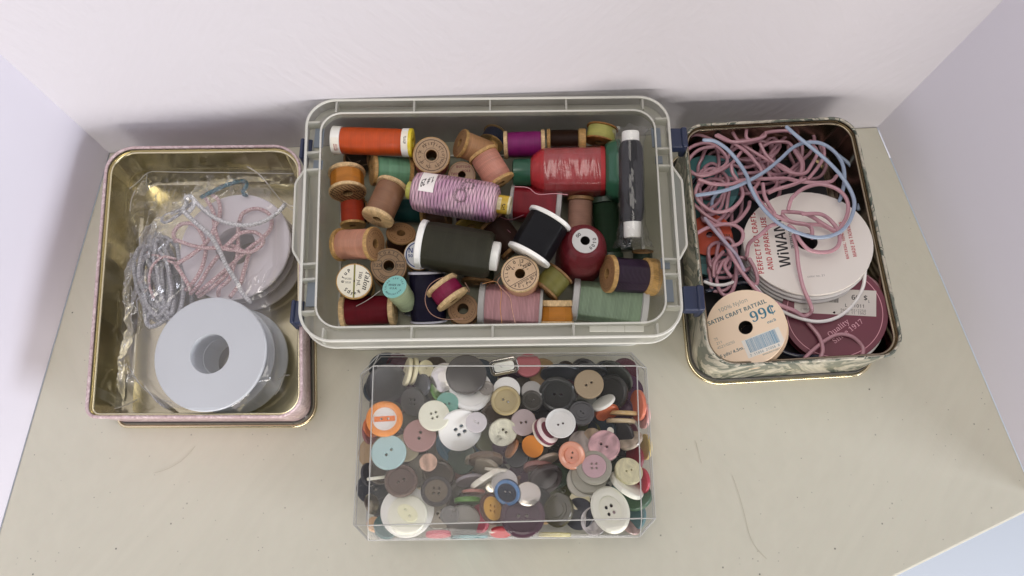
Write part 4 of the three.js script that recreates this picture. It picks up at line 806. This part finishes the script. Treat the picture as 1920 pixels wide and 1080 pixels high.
cord('metallic_cord', 'pink metallic cord looping over the back white reel', 'metallic cords in the plastic bag', pinkGlit, .0014, [
  [[910, 470], [950, 540], [990, 640], [1015, 560], [1000, 480], [960, 450]],
  [[690, 780], [680, 720], [730, 660], [830, 660], [890, 750], [910, 850], [880, 980], [820, 1080], [770, 1130, -.006]],
  [[690, 770], [800, 810], [900, 830], [1000, 830], [1100, 840], [1220, 860], [1310, 810], [1320, 760], [1260, 715], [1160, 720], [1080, 790], [1030, 840]],
  [[1150, 640], [1180, 580], [1280, 545], [1370, 590], [1380, 680], [1320, 760], [1220, 830], [1150, 900], [1040, 1000], [930, 1090], [850, 1160, -.004]],
  [[1150, 650], [1140, 740], [1145, 840], [1120, 940], [1050, 1030], [960, 1110], [860, 1180, -.006]],
  [[965, 610], [985, 720], [1030, 830], [1100, 810], [1200, 860], [1250, 850]],
  [[700, 940], [800, 880], [920, 780], [985, 660], [1010, 600]],
  [[1000, 890], [930, 980], [870, 1080], [800, 1160, -.006]],
  [[1220, 880], [1190, 980], [1160, 1080], [1110, 1150], [1090, 1180]],
  [[1110, 960], [1080, 1060], [1010, 1120], [1000, 1170, -.004]],
  [[690, 950], [740, 1020], [780, 1090], [800, 1140, -.006]],
], K1, [.0405, .0425, .0445, .042]);
cord('metallic_cord', 'silver white metallic cord hanging in a curve across the back white reel', 'metallic cords in the plastic bag', silverGlit, .0015, [
  [[760, 470], [800, 460], [870, 530], [960, 600], [1070, 650], [1200, 665], [1320, 640], [1430, 570], [1480, 520]],
  [[745, 560], [830, 640], [940, 740], [1010, 850], [1060, 960], [1130, 1070], [1170, 1150], [1230, 1220]],
  [[740, 560], [770, 500], [790, 450], [830, 500], [790, 570]],
], K1, [.047, .0485, .046]);
cord('metallic_cord', 'short dark teal metallic cord bent over the back edge of the back white reel', 'metallic cords in the plastic bag', tealGlit, .0014, [[[880, 460], [960, 420], [1080, 370], [1180, 345], [1208, 375], [1170, 430], [1205, 446]]], K1, .042);
cord('metallic_cord', 'small grey loop of cord left of the silver knot', 'metallic cords in the plastic bag', greyGlit, .0011, [[[820, 500], [760, 540], [700, 565], [620, 595], [590, 630], [620, 645], [700, 600], [750, 565], [800, 560]]], K1, .041);
{
  seed = 77; const loops = [];
  for (let i = 0; i < 19; i++) {
    const p = [], a0 = rr(0, 6.28), rx = rr(7, 30), ry = rr(58, 82), cx = rr(280, 328), cy = rr(512, 536), tl = rr(-.32, .02), N = 16, n = i % 3 ? 11 : 16;
    for (let j = 0; j <= n; j++) { const a = a0 + j / N * 6.283, u = Math.cos(a) * rx, v = Math.sin(a) * ry; p.push([cx + u * Math.cos(tl) - v * Math.sin(tl) + rr(-3, 3), cy + u * Math.sin(tl) + v * Math.cos(tl) + rr(-3, 3)]); }
    loops.push(p);
  }
  loops.push([[272, 590], [280, 612], [300, 606], [314, 590], [300, 574], [284, 582], [276, 600]]);
  cord('cord_skein', 'grey silver skein of cord bunched left of the white reels', null, greyGlit, .0015, loops, q => q, [.014, .018, .022, .026, .030, .033, .036]);
  cord('metallic_cord', 'dusky pink cord tucked in the grey skein', 'metallic cords in the plastic bag', pinkGlit, .0010, [[[330, 486], [306, 482], [286, 500], [280, 530], [288, 560]], [[336, 494], [316, 490], [300, 480], [286, 478]]], q => q, .037);
}
{ // the bag: crumpled clear film over it all
  const ring = LT.q, inn = insetQuad(ring, .004), nu = 150, nv = 180, pos = [], uv = [], idx = [];
  const c1 = at(441, 461, .036), c2 = at(393, 663, .046), sk = at(305, 520, .034), sm = (a, b, x) => { const t = Math.min(1, Math.max(0, (x - a) / (b - a))); return t * t * (3 - 2 * t); };
  for (let j = 0; j <= nv; j++) for (let i = 0; i <= nu; i++) {
    const u = i / nu, v = j / nv;
    const x = (inn[0][0] * (1 - u) + inn[1][0] * u) * (1 - v) + (inn[3][0] * (1 - u) + inn[2][0] * u) * v, z = (inn[0][1] * (1 - u) + inn[1][1] * u) * (1 - v) + (inn[3][1] * (1 - u) + inn[2][1] * u) * v;
    const d1 = Math.hypot(x - c1.x, z - c1.z), d2 = Math.hypot(x - c2.x, z - c2.z), d3 = Math.hypot((x - sk.x) / 1, (z - sk.z) * .6);
    let h = .010 + .004 * noise.noise(x * 40, z * 40, 2);
    const lift = (top, k) => { h = h + (Math.max(top, h) - h) * k; };
    lift(.040, 1 - sm(.016, .034, d3)); lift(.0505, 1 - sm(.037, .066, d1)); lift(.0530, 1 - sm(.041, .078, d2));
    const flat = Math.min(1, Math.min(Math.abs(d2 - 0) / .036, 1.2)), cr = Math.abs(noise.noise(x * 120 + 3 + z * 20, z * 48, 5)), cr2 = Math.abs(noise.noise(x * 230, z * 150 + 7, 1)), cr3 = noise.noise(x * 420, z * 420, 8);
    h += (.012 * Math.pow(1 - cr, 3) + .0022 * Math.pow(1 - cr2, 3) - .004) * sm(.041, .056, d2) * (.03 + .97 * sm(.030, .046, d1));
    const rim = Math.min(u, 1 - u, v, 1 - v); h = h * sm(0, .10, rim) + .012 * (1 - sm(0, .10, rim)) ;
    if (d2 < .041) h = .0530 + Math.sin(x * 60 + z * 25) * .0003; if (d1 < .038) h = Math.max(h, .0400);
    pos.push(x, Math.max(.004, h), z); uv.push(u, v);
    if (i < nu && j < nv) { const a = j * (nu + 1) + i; idx.push(a, a + nu + 1, a + 1, a + 1, a + nu + 1, a + nu + 2); }
  }
  const g = new THREE.BufferGeometry(); g.setAttribute('position', new THREE.Float32BufferAttribute(pos, 3)); g.setAttribute('uv', new THREE.Float32BufferAttribute(uv, 2)); g.setIndex(idx); g.computeVertexNormals();
  const crinkle = dataTex(256, 256, (u, v) => 1 - Math.abs(tile(u, v, 8, 3.7, 4)) * 2.2, false, 1.6, 2);
  const bag = thing('plastic_bag', 'crumpled clear plastic bag over the reels and cords in the pink tin', 'plastic bag');
  const crease = std({ color: C(0xf2f0ec), roughness: .18, transmission: .72, thickness: 0, ior: 1.6 });
  for (const [conv, h, p] of [[K1, .014, [[530, 275], [480, 292], [410, 360], [330, 420]]], [K1, .014, [[485, 300], [480, 350], [492, 410]]], [K1, .016, [[400, 410], [372, 480], [362, 560]]], [K1, .036, [[1210, 240], [1300, 300], [1400, 420], [1480, 515], [1550, 560]]], [K1, .015, [[530, 276], [800, 282], [1100, 284], [1540, 292]]], [K1, .043, [[1470, 490], [1520, 525], [1555, 520]]],
    [K2, .016, [[345, 60], [352, 160], [345, 260], [350, 340]]], [K2, .014, [[150, 320], [180, 270], [240, 200], [255, 130]]], [K2, .015, [[330, 600], [380, 690], [430, 750], [520, 815], [620, 845]]], [K2, .014, [[200, 890], [260, 880], [340, 850], [385, 825]]], [K2, .022, [[1380, 650], [1365, 700], [1340, 760], [1315, 790]]], [K2, .022, [[1340, 690], [1380, 665], [1410, 660]]], [K1, .018, [[250, 690], [230, 760], [240, 840]]]])
    part('crease', tube(p.map((q) => { const [x, y] = conv(q); return at(x, y, h); }), .0005, { rad: 5 }), crease, bag);
  (part('film', g, std({ color: C(0xffffff), roughness: .11, transmission: .94, thickness: 0, ior: 1.6 }), bag));
}

// ---------- right tin: satin cords and ribbon reels ----------
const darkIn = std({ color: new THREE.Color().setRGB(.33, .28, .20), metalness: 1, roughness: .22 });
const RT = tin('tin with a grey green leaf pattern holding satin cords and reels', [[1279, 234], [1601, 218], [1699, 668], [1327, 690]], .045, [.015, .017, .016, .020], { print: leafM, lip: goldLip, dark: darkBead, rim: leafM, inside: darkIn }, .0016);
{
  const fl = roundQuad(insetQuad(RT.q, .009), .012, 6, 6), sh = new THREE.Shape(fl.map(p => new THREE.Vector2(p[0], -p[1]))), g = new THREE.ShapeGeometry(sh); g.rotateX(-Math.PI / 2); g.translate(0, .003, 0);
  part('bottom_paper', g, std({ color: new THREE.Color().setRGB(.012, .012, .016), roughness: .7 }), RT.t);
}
function cardReel(label, cat, o, faceTex, edgeHex, R2 = 1) {
  const fr = axisFrame(o), g = thing('ribbon_reel', label, cat); place(g, fr);
  const R = o.r * fr.s, H = o.hole * fr.s, L = fr.L, t = .0014, em = plas(edgeHex, { roughness: .5 });
  const fl = (y, s) => lathe([[H, y], [R - .0003, y], [R, y - s * .0003], [R, y - s * t], [R - .0003, y - s * (t + .0002)], [H, y - s * (t + .0002)], [H, y]], 64, .6);
  part('card_disc', fl(L, 1), em, g); { const lo = fl(0, -1); lo.scale(R2, 1, R2); part('card_disc', lo, em, g); }
  part('core', lathe([[H, .0003], [H, L - .0003]], 24), DARKHOLE, g);
  const d = disc(R * .996, H * 1.01, L + .00015); if (o.rot) d.rotateY(o.rot); part('face_print', d, std({ map: faceTex, roughness: .5 }), g);
  return { fr, g, R, L, H };
}
const barcode = (c, x, y, w, h, ink, sd = 5) => { let k = sd, px = x; c.fillStyle = ink; while (px < x + w) { k = (k * 16807) % 2147483647; const bw = 1.5 + (k % 4) * 1.3; c.fillRect(px, y, bw, h); px += bw + 1.6 + (k >> 5) % 4; } };
const faceTeal = canvasTex(256, 256, c => { c.fillStyle = '#4a8588'; c.fillRect(0, 0, 256, 256); c.fillStyle = '#336468'; c.fillRect(0, 150, 256, 30); });
const faceOrange = canvasTex(256, 256, c => { c.fillStyle = '#c24a2c'; c.fillRect(0, 0, 256, 256); c.fillStyle = '#2a1712'; for (let i = 0; i < 15; i++) { c.save(); c.translate(118 + i * 9, 112 + i * 2); c.rotate(.25); c.fillRect(0, 0, 4, 22); c.restore(); } });
cardReel('teal card reel under pink cords at the back of the leaf patterned tin', 'reel', { n: [1322, 350], f: [1326, 360], h: .019, len: .012, r: 62, hole: 9 }, faceTeal, 0x3d7275);
cardReel('orange red card reel under pink cords in the leaf patterned tin', 'reel', { n: [1330, 440], f: [1334, 450], h: .024, len: .012, r: 40, hole: 6 }, faceOrange, 0xb04428);
cardReel('teal card reel below the orange red one in the leaf patterned tin', 'reel', { n: [1336, 478], f: [1338, 484], h: .018, len: .010, r: 40, hole: 6 }, faceTeal, 0x3d7275);
const faceWine = canvasTex(1024, 1024, c => {
  c.fillStyle = '#6a2138'; c.fillRect(0, 0, 1024, 1024); c.strokeStyle = '#d79aa6'; c.lineWidth = 7; c.beginPath(); c.arc(512, 512, 462, 0, 7); c.stroke();
  c.save(); c.translate(512, 512); c.rotate(.1); c.fillStyle = '#cfc9c2'; c.fillRect(-390, -250, 790, 270); c.fillStyle = '#3c3836';
  c.save(); c.translate(300, -150); c.rotate(Math.PI); c.font = 'bold 72px sans-serif'; c.textAlign = 'center'; c.fillText('$  99', 60, 46); c.font = '44px monospace'; c.fillText('1', -30, 0); c.restore();
  c.font = 'bold 46px monospace'; c.fillText('L 11011', 100, -66); c.font = '34px monospace'; c.fillText('9451 02/2250', 60, -22); c.fillText('9861 11 1992', 60, 8); barcode(c, -220, -225, 260, 120, '#4a4644', 11); c.font = '30px monospace'; c.fillText('(105208', -330, -10);
  c.restore();
  c.save(); c.translate(560, 690); c.rotate(-.62); c.fillStyle = '#dca6b2'; c.font = '72px serif'; c.textAlign = 'center'; c.fillText('Quality', -10, 0); c.fillText('Since 1917', 40, 80); c.restore();
});
cardReel('wine red card reel with a grey price label', 'reel', { n: [1564, 586], f: [1558, 592], h: .033, len: .012, r: 93, hole: 2 }, faceWine, 0x6a2138);
const faceCream = canvasTex(1024, 1024, c => {
  c.fillStyle = '#f0d9bd'; c.fillRect(0, 0, 1024, 1024); c.save(); c.translate(512, 512); c.rotate(-.30); c.fillStyle = '#3f6168'; c.textAlign = 'center';
  c.fillStyle = '#8a8f88'; c.font = '76px sans-serif'; c.fillText('100% Nylon', -40, -318); c.fillStyle = '#44656c'; c.font = 'bold 78px sans-serif'; c.fillText('SATIN CRAFT RATTAIL', -30, -205, 830);
  c.fillStyle = '#2f7186'; c.font = 'bold 200px serif'; c.fillText('99¢', 270, -26); c.font = 'italic bold 50px serif'; c.fillText('each', 330, 62);
  c.fillStyle = '#c8b8a2'; c.font = '50px sans-serif'; c.textAlign = 'left'; c.fillStyle = '#8d918a'; c.fillText('75', -440, 20); c.fillText('211', -430, 82); c.fillText('4521/0250', -440, 142); c.fillStyle = '#3f6168'; c.font = 'bold 58px sans-serif'; c.fillText('5 yds/ 4.5m.', -450, 262);
  c.fillStyle = '#e8e4da'; c.fillRect(-120, 150, 500, 250); barcode(c, -70, 160, 400, 180, '#4d86a8', 7); c.fillStyle = '#4a6a74'; c.font = '44px monospace'; c.fillText('7 11456 21056 8', -90, 388);
  c.font = '30px sans-serif'; c.fillText('MANUFACTURED BY', 60, 430); c.restore();
});
const satin = (hex, k = 1.15) => std({ color: C(hex, k), roughness: .27, specularIntensity: 1, ior: 1.65, sheen: .3, sheenColor: C(hex, 1.5), sheenRoughness: .35 });
const pinkSatin = satin(0xb68992, 1.0), blueSatin = satin(0x90a0b6, 1.05), whiteSatin = satin(0xdedcda), navySatin = satin(0x1c2334);
{ // heap of pink satin cord below
  seed = 31; const loops = [], inside = insetQuad(RT.q, .012);
  const clampQ = (x, y, h) => { const p = at(x, y, h); return p; };
  for (let i = 0; i < 30; i++) {
    const left = i % 3 !== 0, cx = left ? rr(1318, 1372) : rr(1395, 1520), cy = left ? rr(300, 520) : rr(268, 350), rx = rr(18, 48), ry = rr(18, 46), a0 = rr(0, 6.28), n = 12 + (rnd() * 8 | 0), p = [];
    for (let j = 0; j <= n; j++) { const a = a0 + j / 12 * 6.283 * (i % 2 ? 1 : -1), k = 1 + .25 * Math.sin(a * 2 + i); let x = cx + Math.cos(a) * rx * k, y = cy + Math.sin(a) * ry * k; const lo = 1298 + (y - 240) * .12; x = Math.max(lo, Math.min(1570, x)); y = Math.max(252, Math.min(560, y)); p.push([x, y]); }
    loops.push(p);
  }
  cord('satin_cord', 'dusky pink satin cord heaped in tangled loops at the bottom of the leaf patterned tin', 'satin cords in the leaf patterned tin', satin(0xa57c86), .0013, loops, q => q, [.012, .016, .020, .024, .027, .030]);
  cord('satin_cord', 'navy satin cord lying under the pink loops above the cream reel', 'satin cords in the leaf patterned tin', navySatin, .0016, [[[1316, 528], [1340, 522], [1370, 522], [1400, 512]], [[1292, 350], [1310, 330], [1340, 312], [1370, 300]], [[1326, 545], [1360, 538], [1395, 530], [1420, 540]], [[1440, 640], [1470, 660], [1500, 668], [1540, 668]]], q => q, .026);
}
const faceWhite = canvasTex(1024, 1024, c => {
  c.fillStyle = '#e9e4dc'; c.fillRect(0, 0, 1024, 1024); c.save(); c.translate(512, 512); c.rotate(-Math.PI / 2 + .04);
  c.fillStyle = '#b5454a'; c.font = 'bold 62px sans-serif'; c.textAlign = 'center'; c.fillText('PERFECT FOR CRAFTS', 20, -380); c.fillText('AND APPAREL USE', 10, -300);
  c.fillStyle = '#1b1a1c'; c.font = 'bold 124px sans-serif'; c.fillText('WiWANG', 30, -160); c.font = 'bold 30px sans-serif'; c.fillText('INTERNATIONAL', 60, -112);
  c.fillStyle = '#b5454a'; c.font = 'bold 32px sans-serif'; c.fillText('MATERIAL: 100% NYLON', -10, 300); c.font = 'bold 40px sans-serif'; c.fillText('MADE IN TAIWAN', -10, 362); c.restore();
  c.fillStyle = '#8d8a86'; c.font = '26px sans-serif'; c.fillText('color no. 21', 450, 860);
});
{
  const o = { n: [1513, 453], f: [1501, 495], h: .037, len: .029, r: 115, hole: 19 }, k = cardReel('white card reel with red and black print wound with white cord', 'reel', o, faceWhite, 0xe6e1d8, .9);
  // turns of white cord between the two cards
  const pts = [], R = k.R, turns = 5; for (let i = 0; i <= turns * 40; i++) { const a = i / 40 * 6.283, y = .0030 + (k.L - .006) * (i / (turns * 40)); pts.push(V(Math.cos(a) * (R * .965), y, Math.sin(a) * (R * .965))); }
  part('wound_cord', tube(pts, .0016, { seg: 400 }), whiteSatin, k.g);
  part('wound_mass', lathe([[R * .92, .0015], [R * .92, k.L - .0015]], 48), whiteSatin, k.g);
}
cardReel('cream card reel priced 99¢ with a blue barcode', 'reel', { n: [1398, 614], f: [1403, 622], h: .043, len: .012, r: 73, hole: 13 }, faceCream, 0xe6cdaf);
const PK = 'satin cords in the leaf patterned tin';
cord('satin_cord', 'pink satin cord looping across the back half of the leaf patterned tin', PK, pinkSatin, .0013, [
  [[95, 225], [180, 200], [270, 230], [340, 262]],
  [[90, 330], [160, 280], [260, 265], [350, 310], [400, 400], [300, 470], [180, 490], [110, 450], [130, 370], [200, 310], [300, 290]],
  [[330, 205], [450, 270], [540, 330], [600, 400], [650, 470], [620, 560], [590, 600]],
  [[430, 170], [480, 250], [560, 310], [700, 390], [800, 430], [910, 495], [940, 420], [880, 310]],
  [[540, 150], [540, 230], [620, 240], [690, 185], [830, 175], [860, 190]],
  [[200, 530], [300, 560], [430, 560], [520, 530], [700, 520], [830, 520], [920, 540], [1050, 550], [1150, 540], [1190, 500]],
  [[640, 270], [680, 350], [760, 420], [860, 480], [960, 480], [1010, 420], [1050, 340], [1030, 290]],
  [[650, 290], [720, 260], [830, 255], [880, 300], [940, 380], [950, 450], [930, 520]],
  [[990, 520], [1060, 430], [1100, 350], [1080, 270], [1000, 250]],
  [[200, 540], [170, 620], [200, 690], [300, 760], [430, 740], [510, 650], [490, 560], [440, 480], [430, 420]],
  [[150, 700], [250, 790], [370, 850], [470, 830], [550, 740], [560, 690]],
  [[170, 920], [270, 870], [420, 850], [510, 900], [500, 980], [430, 1010]],
  [[320, 210], [420, 250], [540, 250], [660, 220], [680, 190]],
  [[120, 460], [200, 500], [330, 470], [430, 410], [500, 330]],
], K7, [.034, .037, .040, .036, .0395, .0415, .038]);
cord('satin_cord', 'pink satin cord coiled over the white card reel and hanging down its front', PK, pinkSatin, .00135, [
  [[840, 740, .004], [870, 660, .004], [960, 590], [1080, 560], [1200, 600], [1265, 680], [1270, 780], [1220, 870], [1190, 900], [1100, 850], [980, 780], [840, 760], [790, 770], [850, 830], [960, 850], [1010, 880], [1015, 950]],
  [[950, 775], [1080, 780], [1170, 850], [1210, 930], [1200, 1010], [1130, 1050], [1000, 1040], [920, 960], [885, 890], [850, 860]],
  [[590, 590, -.004], [640, 690, -.002], [720, 770], [830, 825], [940, 850], [1080, 860], [1180, 905]],
  [[700, 620, -.004], [760, 595, -.004], [860, 570, -.004], [960, 530, -.004]],
  [[540, 1080, -.012], [560, 990, -.010], [640, 930, -.002], [700, 870], [750, 850]],
  [[660, 560, -.006], [670, 640, -.004], [700, 710, -.002], [740, 770]],
], K7, [.049, .0505, .047, .046, .046]);
cord('satin_cord', 'pink satin cord running from the left wall round under the white card reel', PK, pinkSatin, .00135, [
  [[880, -70, .012], [900, 30, .012], [915, 150, .012], [950, 300, .010], [1000, 420, .006], [1010, 480, .003], [950, 510, .002], [880, 470, .003], [760, 420, .004], [640, 350, .004], [540, 240, .004], [450, 110, .004], [390, 0, .002], [330, -120], [260, -180]],
  [[560, 100], [600, 170], [620, 250], [600, 290], [570, 270]],
  [[930, 850], [1040, 740], [1180, 650], [1300, 660], [1380, 740], [1370, 820]],
  [[980, 560], [1060, 660], [1090, 760], [1060, 840]],
  [[1430, 620], [1490, 450], [1490, 300], [1400, 220]],
  [[300, 220], [310, 130], [370, 50]], [[420, 220], [380, 150], [430, 50]], [[330, 200], [370, 120], [420, 90]],
], K8, [.036, .035, .034, .034, .034, .032]);
cord('satin_cord', 'pale blue satin cord swinging in a big loop over the white card reel', PK, blueSatin, .0013, [
  [[830, 150], [900, 210], [1000, 290], [1130, 400], [1230, 510], [1300, 620], [1320, 720], [1280, 840], [1190, 920], [1050, 945], [900, 910], [780, 850], [680, 760], [610, 670], [560, 560], [540, 500], [480, 400], [400, 310], [310, 250], [230, 240]],
], K7, .0525, { wob: .0006 });
cord('satin_cord', 'pale blue satin cord arching from the teal reel to the right wall of the tin', PK, blueSatin, .0013, [
  [[180, 640], [300, 625], [430, 590], [560, 530], [680, 460], [780, 380], [870, 300], [960, 260], [1070, 265], [1170, 320], [1230, 410], [1250, 520], [1230, 630], [1210, 680]],
  [[1200, 350], [1290, 420], [1350, 520], [1370, 620], [1350, 740]], [[290, 740], [290, 680], [330, 620]],
], K7, [.0465, .030, .030], { wob: .0006 });
cord('satin_cord', 'grey lilac satin cord hanging down beside the orange red reel', PK, satin(0x9a8f9f), .0013, [[[240, 810], [330, 920], [400, 1000], [470, 1085], [520, 1180]]], K7, .0405);
cord('satin_cord', 'white satin cord sagging from the white card reel over the price label', PK, whiteSatin, .0012, [
  [[1400, 170, .008], [1380, 300, .004], [1310, 430], [1200, 520], [1060, 550], [920, 525], [780, 470], [690, 400], [600, 300]],
  [[1500, 330, -.002], [1530, 440, -.002], [1530, 560, -.002], [1490, 700, -.002], [1390, 815, -.002]], [[240, 265], [300, 285], [380, 285], [440, 265]],
], K8, [.036, .034, .030], { wob: .0004 });

// fine hairs and scratches lying on the shelf
{
  const hair = (label, pts) => { const g = thing('hair', label, 'hair'); part('strand', tube(pts.map(([x, y]) => at(x, y, .0002)), .00006, { rad: 5 }), std({ color: C(0x9a907e), roughness: .6 }), g); };
  hair('thin curved dark hair on the shelf below the pink tin', [[288, 887], [312, 880], [336, 867], [354, 851], [366, 836]]);
  hair('long thin dark hair on the shelf right of the button box', [[1373, 892], [1385, 925], [1396, 965], [1406, 1005], [1420, 1030], [1438, 1048]]);
  hair('short dark hair on the shelf just right of the button box', [[1304, 826], [1309, 845], [1315, 868]]);
}

renderer.render(scene, camera);
